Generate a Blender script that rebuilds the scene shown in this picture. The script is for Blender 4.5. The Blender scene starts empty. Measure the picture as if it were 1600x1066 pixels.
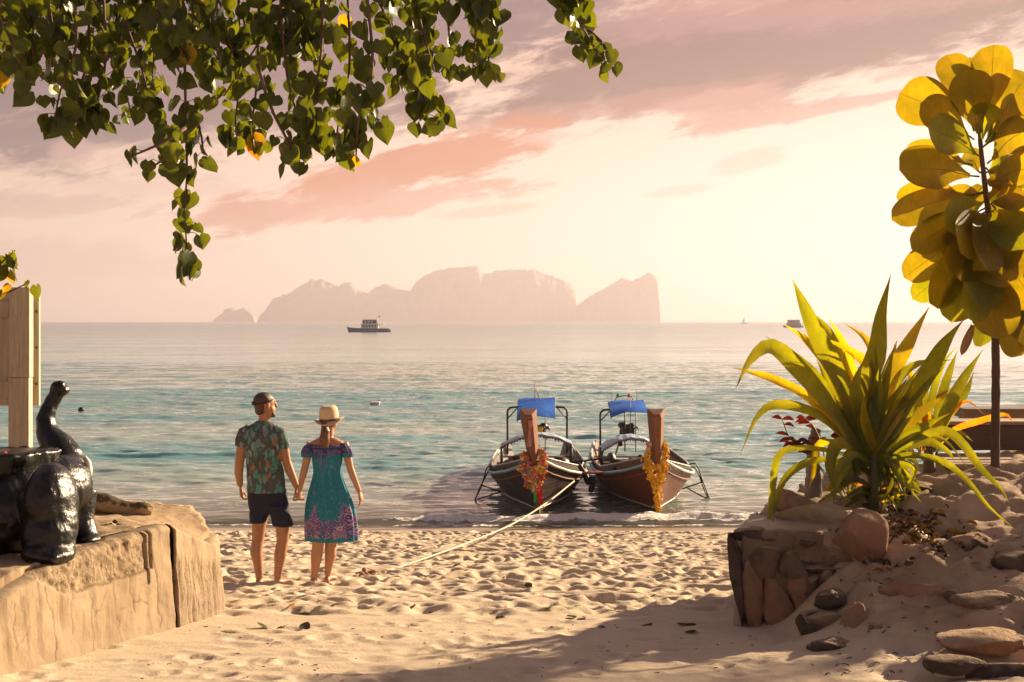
import bpy, bmesh, math, random
import numpy as np
from mathutils import Vector, Matrix
C = bpy.context.scene
COL = C.collection
random.seed(7)
PI = math.pi

# ------------------------------------------------------------ camera
F = 2222.0            # focal length in photograph pixels (50 mm on a 36 mm sensor)
CAMZ = 4.0            # eye height over the sea
cd = bpy.data.cameras.new('camera'); cam = bpy.data.objects.new('camera', cd); COL.objects.link(cam)
cam.location = (0, 0, CAMZ); cam.rotation_euler = (PI/2, 0, 0)
cd.lens = 50; cd.sensor_width = 36; cd.shift_y = -31/1600
cd.clip_start = 0.1; cd.clip_end = 40000
C.camera = cam

def W(px, py, Y):     # a point at distance Y seen at a photograph pixel
    return Vector(((px-800)/F*Y, Y, CAMZ-(py-502)/F*Y))

# ------------------------------------------------------------ colour / exposure
C.view_settings.view_transform = 'Standard'; C.view_settings.look = 'None'
C.view_settings.gamma = 1.0; C.view_settings.use_curve_mapping = False
C.view_settings.exposure = 1.55
C.cycles.max_bounces = 8; C.cycles.transparent_max_bounces = 12
C.cycles.caustics_reflective = False; C.cycles.caustics_refractive = False
C.cycles.sample_clamp_indirect = 6.0

# ------------------------------------------------------------ sun
SUN_AZ, SUN_EL = math.radians(50), math.radians(20)
SUN = Vector((math.sin(SUN_AZ)*math.cos(SUN_EL), math.cos(SUN_AZ)*math.cos(SUN_EL), math.sin(SUN_EL)))
sd = bpy.data.lights.new('sun', 'SUN'); so = bpy.data.objects.new('sun', sd); COL.objects.link(so)
sd.energy = 5.0; sd.angle = math.radians(0.9); sd.color = (1.0, 0.755, 0.48)
so.rotation_euler = SUN.to_track_quat('Z', 'Y').to_euler(); so.location = SUN*60

# ------------------------------------------------------------ node helpers
class NT:
    def __init__(s, tree): s.t = tree
    def n(s, kind, **kw):
        x = s.t.nodes.new(kind)
        for k, v in kw.items(): setattr(x, k, v)
        return x
    def set(s, sock, v):
        if isinstance(v, bpy.types.NodeSocket): s.t.links.new(v, sock)
        else: sock.default_value = v
    def m(s, op, a, b=0.0, c=0.0, clamp=False):
        x = s.n('ShaderNodeMath', operation=op, use_clamp=clamp)
        s.set(x.inputs[0], a); s.set(x.inputs[1], b); s.set(x.inputs[2], c); return x.outputs[0]
    def vm(s, op, a, b=(0, 0, 0), out=0):
        x = s.n('ShaderNodeVectorMath', operation=op)
        s.set(x.inputs[0], a); s.set(x.inputs[1], b); return x.outputs[out]
    def mix(s, f, a, b, blend='MIX'):
        x = s.n('ShaderNodeMix', data_type='RGBA', blend_type=blend)
        s.set(x.inputs[0], f)
        s.set(x.inputs[6], (*a, 1) if isinstance(a, tuple) and len(a) == 3 else a)
        s.set(x.inputs[7], (*b, 1) if isinstance(b, tuple) and len(b) == 3 else b)
        return x.outputs[2]
    def ss(s, v, lo, hi, a=0.0, b=1.0):        # smoothstep remap
        x = s.n('ShaderNodeMapRange', interpolation_type='SMOOTHSTEP')
        s.set(x.inputs[0], v); x.inputs[1].default_value = lo; x.inputs[2].default_value = hi
        x.inputs[3].default_value = a; x.inputs[4].default_value = b; return x.outputs[0]
    def lin(s, v, lo, hi, a=0.0, b=1.0):
        x = s.n('ShaderNodeMapRange')
        s.set(x.inputs[0], v); x.inputs[1].default_value = lo; x.inputs[2].default_value = hi
        x.inputs[3].default_value = a; x.inputs[4].default_value = b; return x.outputs[0]
    def noise(s, vec, scale, detail=4.0, rough=0.55, dist=0.0, out=0):
        x = s.n('ShaderNodeTexNoise'); s.set(x.inputs['Vector'], vec)
        x.inputs['Scale'].default_value = scale; x.inputs['Detail'].default_value = detail
        x.inputs['Roughness'].default_value = rough; x.inputs['Distortion'].default_value = dist
        return x.outputs[out]
    def vor(s, vec, scale, feature='F1', out=0, rnd=1.0):
        x = s.n('ShaderNodeTexVoronoi', feature=feature); s.set(x.inputs['Vector'], vec)
        x.inputs['Scale'].default_value = scale; x.inputs['Randomness'].default_value = rnd
        return x.outputs[out]
    def scale(s, vec, v):
        x = s.n('ShaderNodeMapping'); s.set(x.inputs[0], vec); x.inputs[3].default_value = v; return x.outputs[0]
    def ramp(s, f, stops, interp='LINEAR'):
        x = s.n('ShaderNodeValToRGB'); s.set(x.inputs[0], f); e = x.color_ramp.elements
        x.color_ramp.interpolation = interp
        while len(e) < len(stops): e.new(0.5)
        for k, (p, c) in enumerate(stops): e[k].position = p; e[k].color = (*c, 1)
        return x.outputs[0]
    def bump(s, h, strength, dist, normal=None):
        x = s.n('ShaderNodeBump'); s.set(x.inputs['Height'], h)
        x.inputs['Strength'].default_value = strength; x.inputs['Distance'].default_value = dist
        if normal is not None: s.set(x.inputs['Normal'], normal)
        return x.outputs[0]
    def xyz(s, vec):
        x = s.n('ShaderNodeSeparateXYZ'); s.set(x.inputs[0], vec); return x.outputs
    def comb(s, a, b, c):
        x = s.n('ShaderNodeCombineXYZ'); s.set(x.inputs[0], a); s.set(x.inputs[1], b); s.set(x.inputs[2], c); return x.outputs[0]

MATS = {}
def mat(name, col=(.5, .5, .5), rough=.7, fn=None, spec=.5, metal=0.0, trans=0.0, tcol=None):
    """a Principled material; fn(nt, pos, obj) may return dict(col=, rough=, normal=)"""
    if name in MATS: return MATS[name]
    M = bpy.data.materials.new(name); M.use_nodes = True; t = NT(M.node_tree)
    b = M.node_tree.nodes['Principled BSDF']; out = M.node_tree.nodes['Material Output']
    b.inputs['Base Color'].default_value = (*col, 1); b.inputs['Roughness'].default_value = rough
    b.inputs['Specular IOR Level'].default_value = spec; b.inputs['Metallic'].default_value = metal
    r = {}
    if fn:
        pos = t.n('ShaderNodeNewGeometry').outputs['Position']
        obj = t.n('ShaderNodeTexCoord').outputs['Object']
        r = fn(t, pos, obj) or {}
        for key, sock in (('col', 'Base Color'), ('rough', 'Roughness'), ('normal', 'Normal'), ('spec', 'Specular IOR Level')):
            if key in r: t.set(b.inputs[sock], r[key] if not isinstance(r[key], tuple) else (*r[key], 1))
    if trans > 0:
        tr = t.n('ShaderNodeBsdfTranslucent'); mx = t.n('ShaderNodeMixShader'); mx.inputs[0].default_value = trans
        tc = r.get('tcol', tcol or col); t.set(tr.inputs[0], (*tc, 1) if isinstance(tc, tuple) else tc)
        M.node_tree.links.new(b.outputs[0], mx.inputs[1]); M.node_tree.links.new(tr.outputs[0], mx.inputs[2])
        M.node_tree.links.new(mx.outputs[0], out.inputs[0])
    MATS[name] = M; return M

# ------------------------------------------------------------ sky (world)
wd = bpy.data.worlds.new('World'); C.world = wd; wd.use_nodes = True
def build_world():
    nt = NT(wd.node_tree); wd.node_tree.nodes.clear()
    d = nt.vm('NORMALIZE', nt.n('ShaderNodeTexCoord').outputs['Generated'])
    x, y, z = nt.xyz(d)
    u = nt.m('ARCTAN2', x, y); v = nt.m('ARCSINE', z)
    va = nt.m('ABSOLUTE', v)
    s = nt.vm('DOT_PRODUCT', d, tuple(SUN), out=1)                  # cos of the angle to the sun
    near = nt.ss(s, 0.25, 1.0)
    # clear sky: cream by the horizon, peach, then dusky mauve; warmer and brighter on the sun's side
    base = nt.ramp(nt.lin(va, 0, 1.5), [(0.0, (1.0, .82, .70)), (0.05, (1.0, .72, .54)), (0.12, (.90, .49, .31)),
                                         (0.24, (.44, .27, .26)), (0.5, (.20, .155, .18)), (1.0, (.11, .11, .15))])
    away = nt.ramp(nt.lin(va, 0, 1.5), [(0.0, (.70, .43, .345)), (0.08, (.70, .39, .285)), (0.16, (.40, .25, .235)),
                                         (0.3, (.19, .15, .18)), (1.0, (.11, .11, .15))])
    # the sun's side of the sky brightens smoothly with azimuth
    col = nt.mix(nt.ss(s, -0.1, 0.62), away, base)
    low = nt.m('SUBTRACT', 1.0, nt.ss(va, 0.0, 0.22))
    glow = nt.m('MULTIPLY', nt.ss(s, 0.42, 0.95), nt.m('ADD', nt.m('MULTIPLY', low, .8), .2))
    col = nt.mix(glow, col, (1.28, 1.10, .96))
    # wispy clouds, streaked and rising to the right
    t = nt.m('SUBTRACT', v, nt.m('MULTIPLY', u, .22))
    P = nt.comb(nt.m('MULTIPLY', u, 1.0), nt.m('MULTIPLY', t, 3.6), 0.0)
    n1 = nt.noise(P, 9.0, 7, .6, .6); n2 = nt.noise(P, 34.0, 5, .6, .8); n3 = nt.noise(P, 3.0, 4, .55, .3)
    n4 = nt.noise(P, 90.0, 4, .65, .6)
    nn = nt.m('ADD', nt.m('ADD', nt.m('MULTIPLY', nt.m('SUBTRACT', n1, .5), 3.0), nt.m('MULTIPLY', nt.m('SUBTRACT', n2, .5), 1.4)), nt.m('MULTIPLY', nt.m('SUBTRACT', n4, .5), .6))
    def cloud(col, px, py, hl, ht, slope, colour, op, nk=1.0, soft=.36):
        cu, cv = (px-800)/F, (502-py)/F
        du = nt.m('SUBTRACT', u, cu); dv = nt.m('SUBTRACT', nt.m('SUBTRACT', v, cv), nt.m('MULTIPLY', du, slope))
        a = nt.m('POWER', nt.m('ABSOLUTE', nt.m('DIVIDE', du, hl/F)), 2.0); b = nt.m('POWER', nt.m('ABSOLUTE', nt.m('DIVIDE', dv, ht/F)), 2.0)
        k = nt.m('SUBTRACT', 1.0, nt.m('SQRT', nt.m('ADD', a, b)))
        k = nt.m('ADD', k, nt.m('MULTIPLY', nn, nk))
        return nt.mix(nt.m('MULTIPLY', nt.ss(k, -.16, soft), op), col, colour)
    salmon = (.66, .17, .05); mauve = (.22, .09, .105); dusk = (.12, .052, .075)
    # cloud sheet over the rest of the sky
    cov = nt.ss(nt.m('ADD', n3, nt.m('MULTIPLY', nt.m('SUBTRACT', n1, .5), .7)), .50, .72)
    cov = nt.m('MULTIPLY', cov, nt.ss(va, .20, .34)); col = nt.mix(nt.m('MULTIPLY', cov, .75), col, mauve)
    col = cloud(col, 120, 90, 900, 190, .10, dusk, .92, .55)
    col = cloud(col, 560, 60, 420, 120, .12, mauve, .7, .6)
    col = cloud(col, 1180, 95, 560, 85, .12, (.20, .062, .05), .97, .6)
    col = cloud(col, 1350, 0, 420, 55, .1, (.44, .18, .155), .8, .6)
    col = cloud(col, 960, 172, 330, 20, .13, (.52, .19, .12), .6, .8)
    col = cloud(col, 620, 268, 285, 40, .24, salmon, .95, .85)
    col = cloud(col, 560, 318, 260, 26, .10, (.72, .27, .17), .8, .9)
    col = cloud(col, 1120, 172, 120, 26, .12, (.66, .28, .20), .8, .8)
    col = cloud(col, 1270, 180, 190, 11, .16, (.74, .32, .23), .85, .7)
    col = cloud(col, 1165, 255, 60, 16, .2, (.90, .55, .42), .6, .9)
    col = cloud(col, 1420, 130, 130, 12, .12, (.74, .34, .24), .7, .9)
    col = cloud(col, 1060, 300, 50, 9, .1, (.90, .52, .38), .5, .9)
    col = cloud(col, 760, 330, 90, 10, .1, (.88, .48, .34), .6, .9)
    col = cloud(col, 138, 252, 34, 22, .0, (.62, .34, .29), .7, .5)
    col = cloud(col, 60, 330, 190, 22, .02, (.60, .32, .28), .6, .9)
    col = cloud(col, 60, 420, 260, 45, .03, (.66, .37, .32), .5, .8)
    col = cloud(col, 250, 300, 180, 14, .03, (.80, .46, .38), .5, .9)
    col = cloud(col, 860, 215, 60, 10, .1, (.86, .48, .36), .55, .9)
    sky = nt.n('ShaderNodeTexSky', sky_type='NISHITA'); sky.sun_disc = False
    sky.sun_elevation = SUN_EL; sky.sun_rotation = SUN_AZ
    b1 = nt.n('ShaderNodeBackground'); nt.set(b1.inputs[0], sky.outputs[0]); b1.inputs[1].default_value = .004
    b2 = nt.n('ShaderNodeBackground'); nt.set(b2.inputs[0], col); b2.inputs[1].default_value = .335
    ad = nt.n('ShaderNodeAddShader'); o = nt.n('ShaderNodeOutputWorld')
    L = wd.node_tree.links
    L.new(b1.outputs[0], ad.inputs[0]); L.new(b2.outputs[0], ad.inputs[1]); L.new(ad.outputs[0], o.inputs[0])
build_world()

# ------------------------------------------------------------ object helpers
def tag(o, label=None, cat=None, group=None, kind=None):
    if label: o['label'] = label
    if cat: o['category'] = cat
    if group: o['group'] = group
    if kind: o['kind'] = kind
    return o
def empty(name, loc, label, cat, group=None):
    o = bpy.data.objects.new(name, None); COL.objects.link(o); o.location = loc; o.empty_display_size = .2
    return tag(o, label, cat, group)
def link(name, me, m=None, parent=None, smooth=True, loc=None):
    """link a mesh whose vertices are in world space (or in the parent's space if loc is None and local=True)"""
    o = bpy.data.objects.new(name, me); COL.objects.link(o)
    if m is not None and not me.materials: me.materials.append(m)
    if parent is not None: o.parent = parent
    if loc is not None: o.location = loc
    if smooth and len(me.polygons): me.polygons.foreach_set('use_smooth', [True]*len(me.polygons))
    return o
def rnd(a, b): return random.uniform(a, b)

class MB:
    """collects simple shapes as one mesh"""
    def __init__(s): s.v = []; s.f = []; s.mi = []; s.cur = 0
    def add(s, vs, fs):
        o = len(s.v); s.v += [tuple(p) for p in vs]; s.f += [tuple(i+o for i in q) for q in fs]; s.mi += [s.cur]*len(fs); return s
    def box(s, c, size, rot=None):
        hx, hy, hz = size[0]/2, size[1]/2, size[2]/2
        vs = [Vector((a*hx, b*hy, d*hz)) for a in (-1, 1) for b in (-1, 1) for d in (-1, 1)]
        if rot is not None: vs = [rot @ p for p in vs]
        c = Vector(c)
        return s.add([p+c for p in vs], [(0, 1, 3, 2), (4, 6, 7, 5), (0, 4, 5, 1), (2, 3, 7, 6), (0, 2, 6, 4), (1, 5, 7, 3)])
    def prism(s, poly, off):
        """closed polygon (list of points) extruded by vector off"""
        n = len(poly); off = Vector(off)
        vs = [Vector(p) for p in poly] + [Vector(p)+off for p in poly]
        return s.add(vs, [tuple(range(n))[::-1], tuple(range(n, 2*n))] + [(i, (i+1) % n, n+(i+1) % n, n+i) for i in range(n)])
    def tube(s, pts, r, n=8, caps=True, flat=1.0, up=None):
        pts = [Vector(p) for p in pts]; k = len(pts)
        r = [r]*k if not hasattr(r, '__len__') else list(r)
        vs = []; prev = None
        for i, p in enumerate(pts):
            t = (pts[min(i+1, k-1)]-pts[max(i-1, 0)])
            t = t.normalized() if t.length > 1e-9 else Vector((0, 0, 1))
            if prev is None:
                a = Vector(up) if up is not None else (Vector((1, 0, 0)) if abs(t.x) < .9 else Vector((0, 1, 0)))
            else: a = prev
            a = (a-t*a.dot(t)); a = a.normalized() if a.length > 1e-6 else t.orthogonal().normalized()
            prev = a; b = t.cross(a)
            for j in range(n):
                w = 2*PI*j/n; vs.append(p+(a*math.cos(w)+b*math.sin(w)*flat)*r[i])
        fs = [(i*n+j, i*n+(j+1) % n, (i+1)*n+(j+1) % n, (i+1)*n+j) for i in range(k-1) for j in range(n)]
        if caps: fs += [tuple(range(n))[::-1], tuple(range((k-1)*n, k*n))]
        return s.add(vs, fs)
    def rings(s, rs, caps=True):
        """list of equally long rings of points"""
        n = len(rs[0]); vs = [p for r in rs for p in r]
        fs = [(i*n+j, i*n+(j+1) % n, (i+1)*n+(j+1) % n, (i+1)*n+j) for i in range(len(rs)-1) for j in range(n)]
        if caps: fs += [tuple(range(n))[::-1], tuple(range((len(rs)-1)*n, len(rs)*n))]
        return s.add(vs, fs)
    def grid(s, rows):
        n = len(rows[0]); vs = [p for r in rows for p in r]
        return s.add(vs, [(i*n+j, i*n+j+1, (i+1)*n+j+1, (i+1)*n+j) for i in range(len(rows)-1) for j in range(n-1)])
    def ell(s, c, r, n=16, m=10, rot=None):
        c = Vector(c); vs = []
        for i in range(1, m):
            a = PI*i/m
            for j in range(n):
                w = 2*PI*j/n; p = Vector((r[0]*math.sin(a)*math.cos(w), r[1]*math.sin(a)*math.sin(w), r[2]*math.cos(a)))
                vs.append(c+(rot @ p if rot is not None else p))
        top = Vector((0, 0, r[2])); bot = Vector((0, 0, -r[2]))
        if rot is not None: top = rot @ top; bot = rot @ bot
        vs += [c+top, c+bot]; T = len(vs)-2
        fs = [(i*n+j, (i+1)*n+j, (i+1)*n+(j+1) % n, i*n+(j+1) % n) for i in range(m-2) for j in range(n)]
        fs += [(T, j, (j+1) % n) for j in range(n)] + [(T+1, (m-2)*n+(j+1) % n, (m-2)*n+j) for j in range(n)]
        return s.add(vs, fs)
    def mesh(s, name, origin=None):
        me = bpy.data.meshes.new(name)
        vs = s.v if origin is None else [(a-origin[0], b-origin[1], c-origin[2]) for a, b, c in s.v]
        me.from_pydata(vs, [], s.f); me.update(); return me
    def build(s, name, m, parent=None, smooth=False, bevel=0.0):
        """vertices given in world space; parent (an unrotated Empty) or own centre becomes the origin"""
        if parent is not None:
            q = parent; org = Vector((0, 0, 0))
            while q is not None: org = org+Vector(q.location); q = q.parent
        else:
            a = np.array(s.v); org = Vector(((a[:, 0].min()+a[:, 0].max())/2, (a[:, 1].min()+a[:, 1].max())/2, a[:, 2].min()))
        me = s.mesh(name, org)
        if bevel > 0:
            bm = bmesh.new(); bm.from_mesh(me)
            bmesh.ops.bevel(bm, geom=bm.edges[:], offset=bevel, segments=2, affect='EDGES', profile=.6, clamp_overlap=True)
            bm.to_mesh(me); bm.free()
        ms = m if isinstance(m, (list, tuple)) else [m]
        for q in ms: me.materials.append(q)
        if len(ms) > 1 and bevel == 0: me.polygons.foreach_set('material_index', s.mi)
        o = link(name, me, None, parent, smooth)
        if parent is None: o.location = org
        return o

def fuse(mb, voxel=.01, smooth_it=6, name='fused'):
    """union overlapping closed shapes into one continuous skin (voxel remesh, then relaxed)"""
    me = mb.mesh(name); o = bpy.data.objects.new(name, me); COL.objects.link(o)
    r = o.modifiers.new('r', 'REMESH'); r.mode = 'VOXEL'; r.voxel_size = voxel; r.adaptivity = 0
    if smooth_it:
        k = o.modifiers.new('s', 'SMOOTH'); k.factor = .5; k.iterations = smooth_it
    dg = bpy.context.evaluated_depsgraph_get()
    new = bpy.data.meshes.new_from_object(o.evaluated_get(dg)); new.name = name
    bpy.data.objects.remove(o); bpy.data.meshes.remove(me)
    return new
def recenter(me, org):
    me.transform(Matrix.Translation(-Vector(org))); return me

# ------------------------------------------------------------ numpy noise
def _hash(ix, iy, seed):
    h = (ix.astype(np.int64)*374761393 + iy.astype(np.int64)*668265263 + seed*974634777) & 0x7fffffff
    h = ((h ^ (h >> 13))*1274126177) & 0x7fffffff
    return ((h ^ (h >> 16)) & 0xffff)/65535.0
def vnoise(x, y, seed=0):
    ix = np.floor(x); iy = np.floor(y); fx = x-ix; fy = y-iy
    fx = fx*fx*fx*(fx*(fx*6-15)+10); fy = fy*fy*fy*(fy*(fy*6-15)+10)
    a = _hash(ix, iy, seed); b = _hash(ix+1, iy, seed); c = _hash(ix, iy+1, seed); d = _hash(ix+1, iy+1, seed)
    return a*(1-fx)*(1-fy)+b*fx*(1-fy)+c*(1-fx)*fy+d*fx*fy
def fbm(x, y, seed=0, octv=4, gain=.5):
    s = 0; a = 1; t = 0
    for k in range(octv):
        s = s+a*(vnoise(x*2**k, y*2**k, seed+k*17)-.5)*2; t += a; a *= gain
    return s/t
def displace(me, amp, freq, seed=0, octv=3):
    """push vertices along their normals by 3-d-ish noise"""
    n = len(me.vertices); co = np.empty(n*3); me.vertices.foreach_get('co', co); co = co.reshape(-1, 3)
    no = np.empty(n*3); me.vertex_normals.foreach_get('vector', no); no = no.reshape(-1, 3)
    f = freq
    d = (fbm(co[:, 0]*f+co[:, 2]*f*.7, co[:, 1]*f-co[:, 2]*f*.6, seed, octv)+fbm(co[:, 2]*f+9, co[:, 0]*f*.5-co[:, 1]*f*.5, seed+5, octv))*.7
    co += no*(d*amp)[:, None]; me.vertices.foreach_set('co', co.ravel()); me.update(); return me
def sstep(x, a, b):
    t = np.clip((x-a)/(b-a), 0, 1); return t*t*(3-2*t)
def grid_mesh(name, X, Y, Z):
    """a sheet from 2-d arrays"""
    r, c = X.shape; n = r*c
    me = bpy.data.meshes.new(name); me.vertices.add(n)
    me.vertices.foreach_set('co', np.stack([X, Y, Z], -1).astype(np.float32).ravel())
    i = np.arange(n).reshape(r, c); q = np.stack([i[:-1, :-1], i[:-1, 1:], i[1:, 1:], i[1:, :-1]], -1).reshape(-1)
    m = len(q)//4; me.loops.add(m*4); me.loops.foreach_set('vertex_index', q.astype(np.int32))
    me.polygons.add(m); me.polygons.foreach_set('loop_start', (np.arange(m)*4).astype(np.int32))
    me.polygons.foreach_set('use_smooth', np.ones(m, bool)); me.update(calc_edges=True); return me
# ============================================================ STRUCTURE: haze, sea, islands, beach
BEACH = np.array([(-400, 3.2), (-60, 2.9), (0, 2.4), (5, 2.2), (7, 2.12), (9, 2.0), (10, 1.93), (13.2, 1.56), (20, .80), (26.2, .15), (27.5, .0),
                  (30, -.3), (40, -1.5), (80, -4), (400, -8)])
def beach_z(y): return np.interp(y, BEACH[:, 0], BEACH[:, 1])
# retaining wall on the left: plan of its outer face with the height of its top
LW = np.array([(-5.2, 0.0, 2.42), (-3.75, 4.0, 2.45), (-2.80, 7.6, 2.46), (-2.62, 8.2, 2.57), (-2.43, 8.9, 2.61), (-2.26, 9.43, 2.63), (-2.12, 10.08, 2.40),
               (-2.18, 10.5, 2.40), (-2.45, 10.95, 2.46), (-3.4, 11.35, 2.58), (-6.0, 11.8, 2.62), (-12, 12.2, 2.6)])
def left_edge(y): return np.interp(y, LW[:7, 1], LW[:7, 0])
def back_edge(x): return np.interp(x, LW[6:, 0][::-1], LW[6:, 1][::-1])
def tps(pts):
    P = np.array(pts, float); n = len(P)
    def U(r2): return np.where(r2 > 1e-12, r2*np.log(r2+1e-12), 0)
    A = np.zeros((n+3, n+3)); d2 = ((P[:, None, :2]-P[None, :, :2])**2).sum(-1)
    A[:n, :n] = U(d2)+np.eye(n)*.02; A[:n, n] = 1; A[:n, n+1:] = P[:, :2]; A[n:, :n] = A[:n, n:].T
    w = np.linalg.solve(A, np.concatenate([P[:, 2], [0, 0, 0]]))
    def f(x, y):
        r = w[n]+w[n+1]*x+w[n+2]*y
        for i in range(n): r = r+w[i]*U((x-P[i, 0])**2+(y-P[i, 1])**2)
        return r
    return f
terr_f = tps([(1.45, 9.5, 2.60), (1.9, 9.55, 2.62), (2.3, 9.6, 2.58), (2.56, 10.05, 2.68), (3.2, 10.2, 2.78), (3.7, 10.7, 2.90), (4.5, 10.7, 2.93),
              (2.2, 10.8, 2.66), (3, 11.5, 2.76), (4.5, 12, 2.88), (6, 10, 3.0), (6, 12, 3.0), (3.0, 9.6, 2.60), (3.5, 9.8, 2.68), (4.4, 9.6, 2.75)])
front_f = tps([(1.3, 9.5, 1.97), (1.6, 9.45, 1.975), (1.85, 9.42, 2.06), (1.82, 9.1, 2.02), (2.05, 9.25, 2.33), (2.28, 9.25, 2.40), (2.57, 9.45, 2.52), (2.99, 9.5, 2.56),
               (2.54, 8.8, 2.36), (3.06, 8.6, 2.36), (1.95, 8.7, 2.13), (2.24, 8.3, 2.14), (2.75, 8.0, 2.18), (2.6, 7.5, 2.10), (1.3, 8.5, 2.03),
               (1.3, 7.5, 2.09), (2, 7, 2.12), (3, 6.5, 2.2), (4.2, 9, 2.65), (4, 7.5, 2.4), (6, 8, 2.8), (6, 5, 2.6), (1, 6.0, 2.16), (5, 10, 2.8)])
def right_edge(y): return np.interp(y, [9.4, 9.5, 10.3, 11, 12, 13, 16], [1.50, 1.50, 1.78, 2.15, 2.6, 3.3, 6])
def ground_z(x, y):
    x = np.asarray(x, float); y = np.asarray(y, float)
    z = beach_z(y)+.0*x
    # left terrace
    inner = (x < left_edge(y)-.10) & (y < back_edge(np.clip(x, -12, -2.12))-.10) & (x < -1.9) & (y > -.5)
    zt = 2.60+np.clip(-(x+2.6), 0, 6)*.02-.10*sstep(8.3, 8.4, 7.2)*0-.11*sstep(-y, -8.2, -7.5)-.24*np.exp(-((x+2.0)**2+(y-10.2)**2)/.16)
    z = np.where(inner, zt, z)
    # right mound
    xc = np.clip(x, 1.0, 6.5); yc = np.clip(y, 5, 13)
    fr = np.maximum(front_f(xc, np.minimum(yc, 9.9)), beach_z(y)); bk = terr_f(xc, np.maximum(yc, 9.4))
    wd_ = np.interp(x, [1.0, 1.95, 2.5], [.03, .03, .30])
    k = sstep(y-(9.50+.0*x), -wd_, wd_*.2)
    mz = fr*(1-k)+bk*k
    side = sstep(x, .9, 1.35)*sstep(y, 3.5, 6.0)
    side = np.where(y > 9.47, (x > right_edge(y))*1.0, side)
    side = side*sstep(-y, -13.0, -12.2)
    return z*(1-side)+mz*side

def m_sand(t, pos, obj):
    x, y, z = t.xyz(pos)
    n = t.noise(pos, 1.3, 4); f = t.noise(pos, 260, 2, .7); g = t.noise(pos, 38, 4, .65)
    col = t.mix(n, (.53, .435, .32), (.61, .51, .385))
    col = t.mix(t.ss(f, .36, .66), t.mix(.25, col, (.24, .16, .10)), col)
    speck = t.ss(t.noise(t.scale(pos, (1, .6, 1)), 38, 4, .75), .66, .72)
    col = t.mix(t.m('MULTIPLY', speck, .55), col, (.16, .10, .06))
    terr = t.m('MULTIPLY', t.m('LESS_THAN', x, -1.88), t.ss(z, 2.24, 2.30)); och = t.mix(t.ss(t.noise(pos, 3.0, 5, .65), .3, .7), (.30, .205, .115), (.43, .31, .185))
    col = t.mix(t.m('MULTIPLY', terr, .8), col, t.mix(t.ss(g, .5, .68, 0, .7), och, (.17, .11, .06)))
    bank = t.m('MULTIPLY', t.ss(t.m('ADD', x, t.m('MULTIPLY', t.m('SUBTRACT', n, .5), .5)), 1.65, 2.0), t.m('MULTIPLY', t.ss(y, 12.5, 11.5), t.ss(z, 2.10, 2.25)))
    col = t.mix(t.m('MULTIPLY', bank, .85), col, t.mix(t.ss(t.noise(pos, 2.6, 5, .65), .35, .68), (.26, .185, .12), (.44, .33, .225)))
    yy = t.m('ADD', y, t.m('MULTIPLY', t.m('SUBTRACT', t.noise(pos, .9, 3), .5), .55))
    wet = t.ss(yy, 25.75, 26.0)
    col = t.mix(wet, col, (.30, .225, .16))
    b = t.bump(t.m('ADD', t.m('MULTIPLY', f, .35), t.m('MULTIPLY', g, 1.0)), .55, .012)
    bw = t.bump(g, .05, .004)
    nm = t.n('ShaderNodeMix', data_type='VECTOR'); t.set(nm.inputs[0], wet); t.set(nm.inputs[4], b); t.set(nm.inputs[5], bw)
    return dict(col=col, rough=t.lin(wet, 0, 1, .95, .30), normal=nm.outputs[1], spec=t.lin(wet, 0, 1, .12, .5))

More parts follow.
